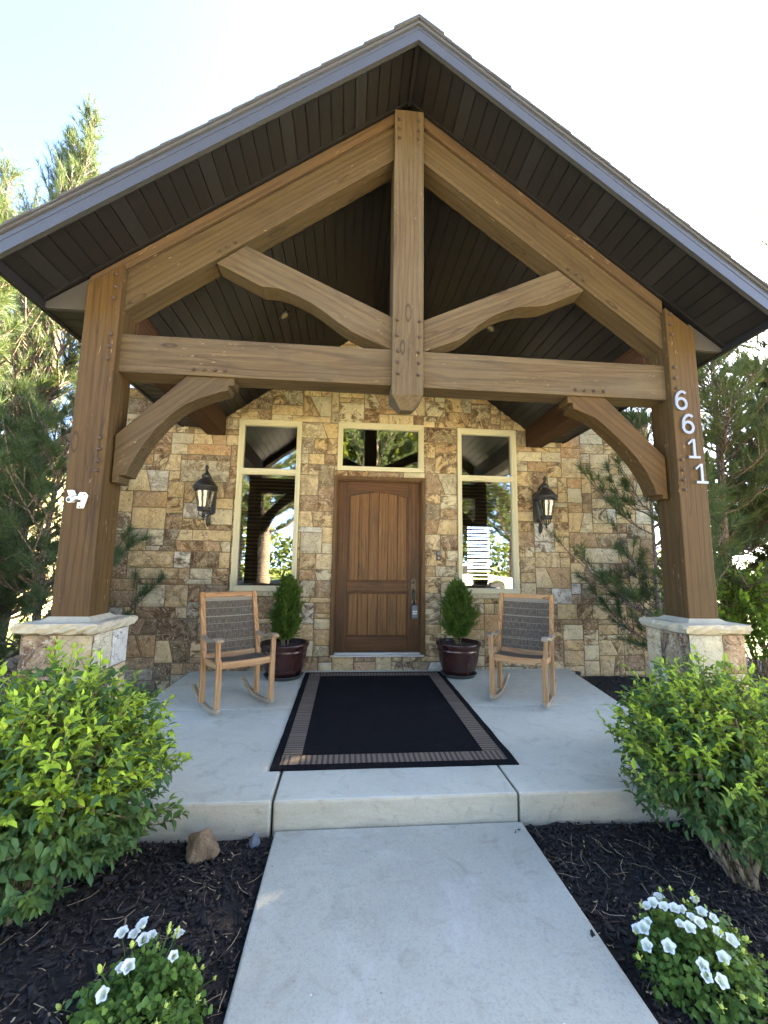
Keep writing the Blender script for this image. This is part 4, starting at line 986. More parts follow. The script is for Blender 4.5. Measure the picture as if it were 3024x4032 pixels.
# ------------------------------------------------------------------ foliage tools
def unit(a): return a/np.maximum(np.linalg.norm(a, axis=-1, keepdims=True), 1e-9)
def leaf_mesh(P, D, N, Ln, W, young, fold=.25, droop=.15):
    """8-vertex folded pointed leaves at P along D with surface normal about N"""
    D = unit(D); S = unit(np.cross(D, N)); N = np.cross(S, D); n = len(P)
    Ln = Ln[:, None]; W = W[:, None]
    def pt(u, v, w): return P+D*Ln*u+S*W*v+N*Ln*w
    vs_ = [pt(0, 0, 0), pt(.36, 0, -.02*1), pt(.70, 0, -.05-droop*.4), pt(1, 0, -.08-droop), pt(.30, .5, fold*.28), pt(.66, .40, fold*.2-droop*.3), pt(.30, -.5, fold*.28), pt(.66, -.40, fold*.2-droop*.3)]
    V = np.stack(vs_, 1).reshape(-1, 3)
    T = np.array([(0, 4, 1), (1, 4, 5), (1, 5, 2), (2, 5, 3), (0, 1, 6), (1, 7, 6), (1, 2, 7), (2, 3, 7)])
    F = (np.arange(n)[:, None, None]*8+T[None]).reshape(-1, 3)
    return V, F, np.repeat(young, 8)

def bush(name, label, base, cen, rad, nshoot, seed, lean=(0, 0, 0), leaf=.055, low=-.1, youngamt=1.0, mat='leaf', cat='bush', group=None, inner=1500, lmul=1.0):
    rs = np.random.RandomState(seed); t = thing(name, label, cat, base, group=group)
    cen = np.array(cen); rad = np.array(rad)
    # tips over a lumpy dome
    d = rs.normal(size=(nshoot*3, 3)); d = unit(d); d = d[d[:, 2] > low][:nshoot]
    lump = np.array([.86+.26*mnoise.noise(Vector(v)*2.3+Vector((seed, 0, 0))) for v in d])
    rr = lump*np.where(rs.rand(len(d)) < .62, rs.uniform(.86, 1.12, len(d)), rs.uniform(.5, .9, len(d)))
    rr = rr*np.where((rs.rand(len(d)) < .12) & (d[:, 2] > .1), rs.uniform(1.05, 1.22, len(d)), 1); T = cen+d*rad*rr[:, None]
    axis = unit(d*np.array([1, 1, .55])+np.array([0, 0, .62])+rs.normal(size=d.shape)*.25+np.array(lean))
    ln = rs.uniform(.14, .34, len(d))*lmul
    P = []; Dd = []; Nn = []; Ll = []; Yy = []; stems = MB()
    mains = []
    b = np.array(base)
    for k in range(16):
        an = rs.uniform(0, 6.28); tip = cen+unit(rs.normal(size=3)+np.array([0, 0, .8]))*rad*rs.uniform(.35, .75)
        s0 = b+np.array([math.cos(an), math.sin(an), 0])*rs.uniform(.01, .09)+np.array([0, 0, -.03]); m = s0*.5+tip*.5+rs.normal(size=3)*.03+np.array([0, 0, -.03])
        pts = [s0, s0*.7+m*.3+rs.normal(size=3)*.01, m, tip*.6+m*.4, tip]; mains.append(np.array(pts)); stems.tube(pts, [.013, .011, .008, .005, .003], 6)
    mp = np.concatenate(mains)
    for i in range(len(d)):
        L = ln[i]; tip = T[i]; ax = axis[i]; bs = tip-ax*L-np.array([0, 0, .12*L])
        j = np.argmin(((mp-bs)**2).sum(1)+rs.rand(len(mp))*.004)
        if i % 2 == 0: stems.tube([mp[j], (mp[j]+bs)/2+rs.normal(size=3)*.012, bs], [.0035, .003, .0022], 4, cap=False)
        mid = (bs+tip)/2+np.array([0, 0, -.04*L]); stems.tube([bs, mid, tip], [.0022, .0018, .001], 4, cap=False)
        n = max(3, int(L/.027)); ph = rs.uniform(0, 3.14)
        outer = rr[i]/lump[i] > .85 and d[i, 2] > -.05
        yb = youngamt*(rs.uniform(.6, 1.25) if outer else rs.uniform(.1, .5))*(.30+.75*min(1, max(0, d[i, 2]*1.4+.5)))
        e1 = unit(np.cross(ax, [0.3, .2, .9])); e2 = np.cross(ax, e1)
        for k in range(n):
            u = (k+.6)/n; c = (1-u)*(1-u)*bs+2*u*(1-u)*mid+u*u*tip
            for s_ in (1, -1):
                a = ph+k*1.57; sd = s_*(math.cos(a)*e1+math.sin(a)*e2); op = rs.uniform(.5, .95)*(1.1-.5*u)
                dr = ax*(1.05-op*.55)+sd*op+rs.normal(size=3)*.12+np.array([0, 0, -.08])
                P.append(c); Dd.append(dr); Nn.append(ax*.8+np.array([0, 0, .9])-sd*.1+rs.normal(size=3)*.2)
                Ll.append(leaf*rs.uniform(.5, 1.3)*(1.0 if u < .8 else .75)); Yy.append(min(1, max(0, yb*(u*1.7-.05)+rs.uniform(-.06, .06))))
    # older leaves filling the inside
    dd = unit(rs.normal(size=(inner, 3))); dd = dd[dd[:, 2] > low]; k = len(dd)
    q = cen+dd*rad*(rs.uniform(.35, .86, k)**.7)[:, None]
    P = np.concatenate([np.array(P), q]); Dd = np.concatenate([np.array(Dd), dd+rs.normal(size=dd.shape)*.7+np.array([0, 0, -.25])])
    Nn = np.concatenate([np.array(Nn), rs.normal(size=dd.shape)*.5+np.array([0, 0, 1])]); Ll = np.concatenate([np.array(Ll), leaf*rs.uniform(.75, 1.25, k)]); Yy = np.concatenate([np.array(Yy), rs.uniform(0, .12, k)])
    V, F, Y = leaf_mesh(P, Dd, Nn, Ll, Ll*rs.uniform(.40, .50, len(Ll)), Yy)
    np_mesh('foliage', V, F, M[mat], t, {'young': Y}, off=base)
    stems.build('stems', M['stem'], t)
    return t
bush('leafy_shrub', 'rounded leafy shrub with lime new growth left of the walkway, before the left stone pier', (-1.40, -3.02, -.19), (-1.39, -2.93, .33), (.56, .50, .52), 820, 5, lean=(.22, -.05, 0), leaf=.048, low=-.78, inner=2900)
bush('leafy_shrub', 'leafy shrub with bare lower stems right of the walkway, before the right stone pier', (1.80, -3.05, -.19), (1.90, -2.86, .33), (.52, .50, .50), 780, 11, lean=(-.12, -.05, 0), leaf=.045, low=-.80, inner=2500, youngamt=.8)

# ------------------------------------------------------------------ pots with small evergreens
def arbor(base, zb, prof, seed, parent):
    rs = np.random.RandomState(seed); zz_ = np.array([p[0] for p in prof]); rr_ = np.array([p[1] for p in prof])
    n = 2300; z = zz_[0]+(zz_[-1]-zz_[0])*rs.beta(1.25, 1.35, n); rmax = np.interp(z, zz_, rr_)
    an = rs.uniform(0, 2*math.pi, n); lump = np.array([1+.75*mnoise.noise(Vector((math.cos(a)*2.6+seed, math.sin(a)*2.6, h*9))) for a, h in zip(an, z)])
    r = rmax*lump*np.sqrt(rs.uniform(.12, 1.15, n))
    C = np.stack([base[0]+r*np.cos(an), base[1]+r*np.sin(an), z], 1)
    out = np.stack([np.cos(an), np.sin(an), np.zeros(n)], 1)
    ax = unit(out*rs.uniform(.3, 1.1, n)[:, None]+np.array([0, 0, .9])+rs.normal(size=(n, 3))*.38)
    side = unit(np.cross(ax, out+rs.normal(size=(n, 3))*.6)); K = 9; V = []; Y = []
    L = rs.uniform(.045, .088, n)
    yv = np.clip(rs.uniform(-.1, .5, n)+.5*(r/np.maximum(rmax, .01)-.6), 0, 1)
    for k in range(K):
        u = k/(K-1); sg = (-1)**k if k < K-1 else 0
        b = C+ax*(L*u*.85)[:, None]; dr = unit(ax+side*sg*.85+rs.normal(size=(n, 3))*.12); l = L*(.5-.25*u+.08)
        tip = b+dr*l[:, None]; w = unit(np.cross(dr, rs.normal(size=(n, 3))))*.0050
        V.append(np.stack([b-w, b+w, tip], 1)); Y.append(yv)
    V = np.concatenate(V).reshape(-1, 3); F = np.arange(len(V)).reshape(-1, 3); Y = np.repeat(np.concatenate(Y), 3)
    np_mesh('foliage', V, F, M['arbor'], parent, {'young': Y}, off=world_loc(parent))
    st = MB()
    for k in range(7):
        a = rs.uniform(0, 6.28); b = (base[0]+.03*math.cos(a), base[1]+.03*math.sin(a), zb-.02)
        st.tube([b, (base[0]+.045*math.cos(a), base[1]+.045*math.sin(a), zb+.1), (base[0]+.05*math.cos(a), base[1]+.05*math.sin(a), zb+.35)], [.009, .007, .003], 6)
    st.build('trunk', M['stem'], parent)
def pot(x, y, s, zt, label, slabel, shlabel, prof, seed, crack):
    z = zs(y)+.0005
    sc = MB(); sc.lathe([(.0, .004), (.170, .0), (.192, .004), (.216, .034), (.220, .038), (.212, .040), (.190, .014), (.0, .012)], (x, y, z), 40)
    sc.v = [(x+(a-x)*s, y+(b-y)*s, c) for a, b, c in sc.v]
    tag(sc.build('plant_saucer', M['saucer'], smooth=True), slabel, 'saucer', 'saucers under the maroon pots')
    t = thing('plant_pot', label, 'plant pot', (x, y, z+.014), group='maroon glazed pots by the door')
    z0 = z+.014
    q = MB(); q.lathe([(.0, .0), (.150, .0), (.172, .006), (.205, .07), (.230, .15), (.243, .22), (.247, .268), (.252, .274), (.254, .282), (.250, .288), (.262, .318), (.270, .335), (.276, .352), (.272, .366), (.258, .366), (.246, .350), (.240, .310), (.0, .305)], (x, y, z0), 48)
    q.v = [(x+(a-x)*s, y+(b-y)*s, c) for a, b, c in q.v]
    q.build('body', M['pot'], t, smooth=True)
    q = MB(); V = []; F = []; n = 30
    for j in range(7):
        for k in range(n):
            r = .243*s*j/6; a = 2*math.pi*k/n; V.append((x+r*math.cos(a), y+r*math.sin(a), z0+.322+.02*mnoise.noise(Vector((r*math.cos(a)*14, r*math.sin(a)*14, seed)))+.012*(1-j/6)))
    F = [(j*n+k, j*n+(k+1) % n, (j+1)*n+(k+1) % n, (j+1)*n+k) for j in range(6) for k in range(n)]; q.add(V, F); q.build('soil', M['soil'], t, smooth=True)
    if crack:
        q = MB(); pts = [(x+.252*s*math.sin(.28+.02*math.sin(i))*1.005*(1-.22*(1-i/7)**2), y-.252*s*math.cos(.28)*1.004*(1-.22*(1-i/7)**2), z0+.03+.034*i) for i in range(8)]; q.tube(pts, .0018, 5); q.build('crack', M['straw'], t)
    sh = thing('potted_evergreen', shlabel, 'shrub', (x, y, z0+.32), group='small evergreens in the maroon pots')
    arbor((x, y), z0+.32, prof, seed, sh)
pot(-.755, -.125, 1.0, .38, 'maroon glazed pot behind the left rocking chair arm', 'dark round saucer under the pot beside the left rocking chair', 'narrow dark green evergreen in the pot left of the door',
    [(.43, .05), (.52, .10), (.60, .130), (.70, .140), (.82, .125), (.95, .095), (1.05, .055), (1.11, .015)], 3, False)
pot(1.245, -.12, .955, .365, 'maroon glazed pot with a pale vertical streak, right of the door', 'dark round saucer under the pot right of the rug', 'bushy green evergreen in the pot right of the door',
    [(.45, .05), (.52, .10), (.60, .145), (.70, .158), (.82, .140), (.92, .105), (1.02, .06), (1.08, .015)], 8, True)

# ------------------------------------------------------------------ rocks
def rock(name, label, c, r, seed, mt, cat='rock'):
    bm = bmesh.new(); bmesh.ops.create_icosphere(bm, subdivisions=4, radius=1)
    for v in bm.verts:
        p = v.co.copy(); f = 1+.30*mnoise.noise(p*1.1+Vector((seed, 0, 0)))+.10*mnoise.noise(p*3+Vector((0, seed, 0)))+.03*mnoise.noise(p*9)
        for nn in ((.8, .2, .5), (-.6, -.6, .4), (.1, -.9, .3), (-.3, .5, .8)):
            nv = Vector(nn).normalized(); k = p.dot(nv); 
            if k > .62: p -= nv*(k-.62)*.8
        p *= f; v.co = Vector((p.x*r[0], p.y*r[1], p.z*r[2]))
    me = bpy.data.meshes.new(name); bm.to_mesh(me); bm.free()
    o = link(name, me, M[mt], smooth=True); o.location = c; return tag(o, label, cat)
rock('rock', 'fist sized rough brown and tan rock in the mulch left of the walkway', (-.765, -2.72, -.12), (.085, .07, .085), 2.7, 'rock')
rock('stone_chip', 'small grey pointed stone at the slab foot left of the walkway', (-.52, -2.65, -.15), (.028, .022, .042), 9.1, 'rockgrey', 'stone')

# ------------------------------------------------------------------ bellflowers
def bloom_mesh():
    V = []; F = []; n = 30; prof = [(.004, 0), (.010, .006), (.014, .014), (.017, .022), (.0215, .027), (.027, .029)]
    for j, (r, z) in enumerate(prof):
        for k in range(n):
            a = 2*math.pi*k/n; l = abs(((k/n*5) % 1)-.5)*2          # 0 at the lobe tip, 1 between the lobes
            rr_ = r*(1+(.14*(1-l)-.16*l)*(j/5)**2); V.append((rr_*math.cos(a), rr_*math.sin(a), z-(.004*(1-l) if j == 5 else 0)+.0012*math.sin(k*2.1)*(j/5)))
    for j in range(5):
        for k in range(n): F.append((j*n+k, j*n+(k+1) % n, (j+1)*n+(k+1) % n, (j+1)*n+k))
    F.append(tuple(range(n-1, -1, -1)))
    me = bpy.data.meshes.new('bloom'); me.from_pydata(V, [], F); me.update(); me.materials.append(M['petal']); at = me.attributes.new('young', 'FLOAT', 'POINT'); at.data.foreach_set('value', np.repeat(np.array([1, .9, .6, .2, 0, 0], np.float32), n)); me.polygons.foreach_set('use_smooth', [True]*len(F)); return me
def bud_mesh():
    q = MB(); q.lathe([(.0, 0), (.004, .002), (.006, .008), (.004, .016), (.0, .02)], n=8)
    for k in range(5):
        a = 1.257*k; q.add([(.003*math.cos(a), .003*math.sin(a), .002), (.012*math.cos(a-.2), .012*math.sin(a-.2), .006), (.015*math.cos(a), .015*math.sin(a), .010)], [(0, 1, 2)])
    me = bpy.data.meshes.new('bud'); me.from_pydata(q.v, [], q.f); me.update(); me.materials.append(M['bud']); return me
BLOOM, BUD = bloom_mesh(), bud_mesh()
def bellflower(label, c, rad, blooms, seed, nleaf, nbud):
    rs = np.random.RandomState(seed); t = thing('bellflower_plant', label, 'flowers', c); c = np.array(c); rad = np.array(rad)
    d = unit(rs.normal(size=(nleaf*3, 3))); d = d[d[:, 2] > -.05][:nleaf]; k = len(d)
    lump = np.array([.9+.3*mnoise.noise(Vector(v)*2.6+Vector((seed, 3, 0))) for v in d]); r = lump*rs.uniform(.55, 1.04, k)
    P = c+d*rad*r[:, None]; D = d+rs.normal(size=d.shape)*.7; N = d+np.array([0, 0, .8])+rs.normal(size=d.shape)*.35
    Ln = rs.uniform(.014, .026, k); V, F, Y = leaf_mesh(P-D*.005, D, N, Ln, Ln*.95, rs.uniform(0, .7, k)*np.clip(r, 0, 1), .3, .1)
    np_mesh('foliage', V, F, M['flowerleaf'], t, {'young': Y}, off=c)
    st = MB()
    def place(me, name, p, nrm, s):
        o = bpy.data.objects.new(name, me); COL.objects.link(o); o.parent = t; o.location = Vector(p)-Vector(c); o.rotation_euler = Vector(nrm).to_track_quat('Z', 'Y').to_euler(); o.scale = (s,)*3
        st.tube([c+(np.array(p)-c)*.3, (np.array(p)+c+(np.array(p)-c)*.3)/2-np.array([0, 0, -.004]), p], .0013, 4, cap=False)
    for p in blooms:
        nn = unit(np.array(p)-c)*.7+np.array([0, 0, .45])+unit(np.array(CAM)-np.array(p))*.75+rs.normal(size=3)*.22
        place(BLOOM, 'flower', p, nn, rs.uniform(.52, .78))
    for _ in range(nbud):
        dd = unit(rs.normal(size=3)+np.array([0, -.1, .8])); dd[2] = abs(dd[2]); place(BUD, 'bud', c+dd*rad*rs.uniform(.98, 1.2), dd+np.array([0, 0, .6]), rs.uniform(.7, 1.2))
    st.build('stalks', M['flowerleaf'], t)
FL, FLR = (-.70, -3.52, -.17), (.212, .20, .19)
bellflower('low mound of bellflowers with a few white blooms left of the walkway', FL, FLR, [(-0.8143, -3.3985, 0.0004), (-0.7777, -3.3913, -0.0101), (-0.7566, -3.3706, 0.0056), (-0.7253, -3.3806, -0.0213), (-0.7455, -3.3923, -0.0266), (-0.6429, -3.3677, -0.0361), (-0.7475, -3.5373, 0.0086), (-0.73, -3.5346, 0.0115), (-0.769, -3.59, -0.0071), (-0.6131, -3.4845, -0.0048)], 21, 2400, 24)
FR_, FRR = (1.215, -3.50, -.17), (.23, .228, .20)
bellflower('mound of bellflowers thick with white blooms right of the walkway', FR_, FRR, [(1.1964, -3.3333, -0.032), (1.14, -3.3828, -0.013), (1.147, -3.4301, 0.0069), (1.1141, -3.3812, -0.024), (1.0704, -3.4436, -0.0235), (1.0485, -3.4474, -0.0392), (1.035, -3.4247, -0.0606), (1.1695, -3.4506, 0.0162), (1.1961, -3.4584, 0.0206), (1.3054, -3.3901, -0.0064), (1.2521, -3.4794, 0.0211), (1.278, -3.494, 0.0172), (1.1925, -3.5003, 0.0234), (1.2016, -3.522, 0.0231), (1.1397, -3.5095, 0.014), (1.1567, -3.5327, 0.0163), (1.2377, -3.5524, 0.0185), (1.2654, -3.5778, 0.0087), (1.0259, -3.4972, -0.0536), (1.067, -3.5479, -0.0238), (1.1993, -3.6239, -0.0051), (1.1235, -3.6196, -0.0203), (1.1173, -3.6374, -0.0339), (1.1502, -3.6553, -0.0337)], 22, 1900, 30)

# ------------------------------------------------------------------ bark mulch, straw
def gh(x, y):
    h = -.178+.016*mnoise.noise(Vector((x*2.2, y*2.2, 0)))+.012*mnoise.noise(Vector((x*9, y*9, 3)))
    if y > -2.6 and x > 2.2: h += .10*min(1, (y+2.6)/1.6)
    return h
def scatter_pts(n, rs):
    out = []
    while len(out) < n:
        r = rs.rand()
        if r < .46: x, y = rs.uniform(-2.7, -.44), rs.uniform(-4.15, -2.60)
        elif r < .92: x, y = rs.uniform(.955, 2.75), rs.uniform(-4.15, -2.60)
        elif r < .97: x, y = rs.uniform(2.4, 3.7), rs.uniform(-2.5, .12)
        else: x, y = rs.uniform(-2.8, -1.9), rs.uniform(-2.5, .1)
        if 2.2 < x < 2.85 and y > -2.6 and x < edge_r(y)+.03: continue
        out.append((x, y))
    return out
def mulch():
    rs = np.random.RandomState(3); n = 21000; pts = scatter_pts(n, rs)
    C = np.array([(x, y, gh(x, y)+rs.uniform(.0, .018)) for x, y in pts])
    for i in range(9):          # chips kicked onto the edges of the walk and the slab
        sd = rs.rand() < .5; e_ = abs(rs.normal())*.07; C[i] = ((-.42+e_*.6) if sd else (.93-e_*.6), rs.uniform(-4.1, -2.65), -.139)
    L = rs.gamma(3, .0055, n)+.005; W = L*rs.uniform(.15, .5, n); H = rs.uniform(.001, .006, n)
    a = rs.uniform(0, 6.28, n); tz = rs.normal(0, .35, n)
    D = np.stack([np.cos(a)*np.cos(tz), np.sin(a)*np.cos(tz), np.sin(tz)], 1); S = unit(np.cross(D, np.array([0, 0, 1])+rs.normal(size=(n, 3))*.45)); N = np.cross(S, D)
    V = []
    for sx, sy, sz in ((-1,-1,-1),(1,-.7,-1),(1,.8,-1),(-1,1,-1),(-1,-.8,1),(1,-.6,1),(1,.5,1),(-1,.9,1)):
        V.append(C+D*(L*.5*sx)[:, None]*rs.uniform(.8, 1.1, (n, 1))+S*(W*.5*sy)[:, None]+N*(H*sz)[:, None])
    V = np.stack(V, 1).reshape(-1, 3); T = np.array([(0,3,2,1),(4,5,6,7),(0,1,5,4),(1,2,6,5),(2,3,7,6),(3,0,4,7)])
    F = (np.arange(n)[:, None, None]*8+T[None]).reshape(-1, 4); tone_ = np.where(rs.rand(n) < .05, rs.uniform(.5, 1, n), rs.beta(1.2, 4, n)*.55)
    tag(np_mesh('bark_mulch', V, F, M['chip'], attrs={'tone': np.repeat(tone_, 8)}), kind='stuff')
    m = 1300; pts = scatter_pts(m, rs); V = []; F = []; Y = []
    for i, (x, y) in enumerate(pts):
        z = gh(x, y)+rs.uniform(.010, .024); a = rs.uniform(0, 6.28); Ls = rs.uniform(.03, .13) if rs.rand() < .6 else rs.uniform(.008, .03); c = rs.uniform(-.5, .5); w = .0011 if Ls > .03 else .0028
        b = len(V)
        for k in range(4):
            u = k/3-.5; aa = a+c*u; px = x+Ls*u*math.cos(aa); py = y+Ls*u*math.sin(aa); pz = max(z+rs.uniform(-.004, .006), gh(px, py)+.006)
            V += [(px-math.sin(aa)*w, py+math.cos(aa)*w, pz), (px+math.sin(aa)*w, py-math.cos(aa)*w, pz+.0006)]
        tn = rs.beta(1.5, 1.6); Y += [tn]*8
        for k in range(3): F.append((b+2*k, b+2*k+1, b+2*k+3, b+2*k+2))
    tag(np_mesh('dry_needle_litter', V, F, M['straw'], attrs={'tone': Y}), kind='stuff')
mulch()

# ------------------------------------------------------------------ pines
def pine(label, base, h, spread, seed, zfirst=.4, lean=(0, 0), tr=.11, whorls=None, tw=8, nd=60, nl=.115, group=None, cat='tree', name='pine_tree', wid=.0058, skip=None, bare=.0, upb=.45, young=.35, tuft=False):
    rs = np.random.RandomState(seed); t = thing(name, label, cat, base, group=group); b = np.array(base, float)
    trunk = MB()
    def tp(z): u = z/h; return b+np.array([lean[0]*u+.05*math.sin(u*5+seed), lean[1]*u+.05*math.cos(u*4+seed), z])
    zz_ = np.linspace(-.1, h, 14); trunk.tube([tp(z) for z in zz_], [max(.008, tr*(1-z/h)**.85) for z in zz_], 10)
    whorls = whorls or int((h-zfirst)/.34); SB = []; ST = []; SR = []
    for wi in range(whorls):
        z0 = zfirst+(h-zfirst)*(wi+.5)/whorls
        for bi in range(rs.randint(4, 7)):
            z = z0+rs.uniform(-.12, .12); z = min(z, h*.985); u = z/h; az = rs.uniform(0, 2*math.pi)
            if skip and skip(az, z): continue
            L = (spread*(1-u)**.75*(.45+.55*min(1, (u+.15)/.35))+.22)*rs.uniform(.7, 1.15); el = rs.uniform(.0, .35)+upb*u
            p0 = tp(z); hd = np.array([math.cos(az), math.sin(az), 0]); n = 6; pts = [p0]; e = el
            for k in range(n):
                pts.append(pts[-1]+(hd*math.cos(e)+np.array([0, 0, math.sin(e)]))*L/n+rs.normal(size=3)*.02*L); e += rs.uniform(.02, .16)
                hd = unit(hd+rs.normal(size=3)*np.array([.12, .12, 0]))
            r0 = max(.006, .28*tr*(1-u)+.006); trunk.tube(pts, [r0*(1-k/(n+1)*.85) for k in range(n+1)], 6, cap=False)
            pts = np.array(pts); m = max(4, int(tw*1.9*L/.9))
            for k in range(m):
                f = bare+(1-bare)*(k+1)/m*rs.uniform(.85, 1.0) if k < m-1 else 1.0; f = max(.22, f)*n; i = min(n-1, int(f)); q = pts[i]+(pts[i+1]-pts[i])*(f-i); tg = unit(pts[i+1]-pts[i])
                if k == m-1: dr = tg
                else:
                    sd = unit(np.cross(tg, [0, 0, 1]))*(1 if k % 2 else -1); dr = unit(tg*rs.uniform(.5, 1)+sd*rs.uniform(.4, 1)+np.array([0, 0, rs.uniform(.05, .7)]))
                l = rs.uniform(.16, .42)*(.6+.4*min(1, L)); e_ = q+dr*l+np.array([0, 0, .25*l*l]); trunk.tube([q, (q+e_)/2-np.array([0, 0, .01]), e_], [r0*.35+.002, r0*.25+.002, .002], 4, cap=False)
                SB.append(q+(e_-q)*.25); ST.append(e_+(e_-q)*.08); SR.append(rs.rand())
    # leader shoots at the top
    for k in range(3):
        q = tp(h*.98); dr = unit(np.array([rs.normal()*.2, rs.normal()*.2, 1])); e_ = q+dr*rs.uniform(.25, .5); SB.append(q); ST.append(e_); SR.append(.8)
    SB, ST, SR = np.array(SB), np.array(ST), np.array(SR); ns = len(SB)
    ax = unit(ST-SB); N = ns*nd; idx = np.repeat(np.arange(ns), nd); u = (.45+.55*rs.rand(N)) if tuft else rs.rand(N)**.8
    P = SB[idx]+(ST-SB)[idx]*u[:, None]; A = ax[idx]; rv = rs.normal(size=(N, 3)); pe = unit(rv-A*(rv*A).sum(1, keepdims=True)); an = rs.uniform(.5, 1.45, N)*(1.15-.45*u) if tuft else rs.uniform(.45, 1.25, N)*(1-.4*u)
    D = A*np.cos(an)[:, None]+pe*np.sin(an)[:, None]+np.array([0, 0, .10]); l = nl*rs.uniform(.7, 1.1, N)
    T = P+unit(D)*l[:, None]; w = unit(np.cross(D, rs.normal(size=(N, 3))))*wid*.5
    V = np.stack([P-w, P+w, T], 1).reshape(-1, 3); F = np.arange(N*3).reshape(-1, 3); Y = np.repeat(np.clip(SR[idx]*young*1.6+rs.uniform(-.1, .2, N)+.2*(u-.5), 0, 1), 3)  # young also lightens or darkens whole pines to imitate sun and shade
    np_mesh('crown', V, F, M['needle'], t, {'young': Y}, off=base)
    trunk.build('trunk', M['bark'], t, smooth=True)
    return t
GL = 'pines beside and behind the porch'
east = lambda lim: (lambda az, z: False)
pine('tall pine with a bare grey trunk leaning behind the left post', (-4.75, 1.0, -.25), 8.2, 1.9, 31, 2.6, (.62, 0), .15, tw=10, nd=60, upb=1.05, group=GL, skip=lambda az, z: z < 3.2 and math.cos(az) > .55, young=.15)  # low young on the left pines puts shade into their needle colour
pine('second tall pine, its top left of the highest one above the eave', (-5.9, 1.5, -.25), 7.6, 1.9, 32, .8, (.25, 0), .14, tw=9, nd=54, upb=1.0, group=GL, young=.15)  # low young again, shade put into the needle colour
pine('young bushy pine reaching in between the left post and the stone wall', (-2.98, -.80, -.2), 3.1, .95, 33, .25, (.1, .1), .05, tw=6, nd=110, group=GL, nl=.14, young=.1, tuft=True, wid=.0046, upb=.8)
pine('long needled pine close at the left edge, before the others', (-4.05, -.95, -.2), 4.6, 1.25, 34, .3, (0, 0), .08, tw=7, nd=110, group=GL, nl=.16, tuft=True, young=.15)
pine('dark pine low behind the left pier, far left', (-5.4, -.2, -.2), 5.0, 1.5, 35, .2, (0, 0), .1, tw=8, nd=52, group=GL, young=.15)
pine('slender young pine with open branches between the stone wall and the right post', (3.45, -.70, -.2), 3.5, .92, 36, .45, (-.25, 0), .032, tw=6, nd=100, group=GL, nl=.14, young=.35, upb=.8, tuft=True, wid=.0048, whorls=9)
pine('backlit pine close behind the right post', (5.05, .25, -.2), 5.3, 1.3, 37, .4, (.1, 0), .07, tw=9, nd=64, group=GL, young=.8, nl=.13)  # high young here and on the next two paints backlit brightness into needles
pine('taller backlit pine with a forked stem at the right edge', (6.3, 1.6, -.2), 6.2, 1.6, 38, .5, (.2, 0), .10, tw=9, nd=58, group=GL, young=.9)  # high young again, backlit brightness put into the needle colour
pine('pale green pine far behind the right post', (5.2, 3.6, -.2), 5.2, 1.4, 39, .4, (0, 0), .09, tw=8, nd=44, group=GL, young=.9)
pine('thin topped pine showing only its leader twigs above the right roof slope', (8.9, 5.0, -.2), 11.9, 1.3, 40, 2.0, (0, 0), .16, tw=6, nd=34, group=GL, young=.6)
pine('big pine at the far right side shading the walk', (6.9, .9, -.2), 5.9, 1.7, 41, .5, (0, 0), .12, tw=9, nd=56, group=GL, wid=.012)
pine('broad pine added on the far right to keep the walk in shade', (7.9, -.3, -.2), 12.0, 2.4, 42, .5, (0, 0), .2, tw=13, nd=80, group=GL, wid=.012)  # added mostly out of view, on the sun's path to the walk
bush('maple_sapling', 'bright green leafy sapling among the pines behind the right post', (4.75, -.45, -.2), (4.75, -.4, .75), (.5, .5, .75), 110, 51, leaf=.085, low=-.6, mat='maple', cat='sapling', inner=120, youngamt=1.2)
bush('leafy_undergrowth', 'sunlit yellow green bushes low behind the right pines', (6.2, 3.0, -.2), (6.2, 3.0, .7), (2.2, .9, 1.1), 260, 52, leaf=.12, low=-.5, mat='maple', cat='bush', inner=500, youngamt=1.3)

# ------------------------------------------------------------------ neighbouring house on the left
nb = thing('neighbour_house', 'tan stucco house with grey eave seen through the left pines', 'house', (-9.5, 8, -.25))
q = MB(); q.box(-15.5, -8.7, 6.5, 12, -.26, 3.7); q.build('wall', M['tan'], nb)
q = MB(); q.prism([(6.0, 3.6), (9.25, 5.0), (12.5, 3.6), (12.5, 3.75), (9.25, 5.15), (6.0, 3.75)], 'x', -15.9, -8.4); q.build('roof', M['shingle'], nb)
q = MB(); q.box(-11.6, -10.4, 6.44, 6.50, .9, 2.3); wnd = q.build('window', M['cream'], nb)
q = MB(); q.add([(-11.5, 6.43, 1.0), (-10.5, 6.43, 1.0), (-10.5, 6.43, 2.2), (-11.5, 6.43, 2.2)], [(0, 1, 2, 3)]); q.build('pane', M['glass'], wnd)

# ------------------------------------------------------------------ across the lawn, seen in the window panes
GT = 'street trees reflected in the window panes'
def shade_tree(label, base, h, spread, seed):
    return pine(label, base, h, spread, seed, h*.22, (0, 0), .30, whorls=12, tw=7, nd=40, nl=.24, group=GT, wid=.03, young=.8, name='street_tree', upb=.3)
pine('dark pine filling the gap behind the leaning trunk on the left', (-6.6, 3.4, -.25), 7.5, 1.9, 45, .3, (0, 0), .13, tw=8, nd=50, group=GL, young=.15)  # this pine and the next kept dark by low young, as painted shade
pine('bushy pine low between the left pier and the leaning trunk', (-4.2, .3, -.25), 2.6, 1.0, 46, .15, (0, 0), .05, tw=9, nd=62, group=GL, nl=.125, young=.15)
pine('wide dense pine added out of view on the right to block the sun', (9.5, 1.0, -.2), 12.0, 2.2, 43, .5, (0, 0), .2, tw=13, nd=80, group=GL, wid=.012)  # unseen blocker, put in to stop sun falling on the walk
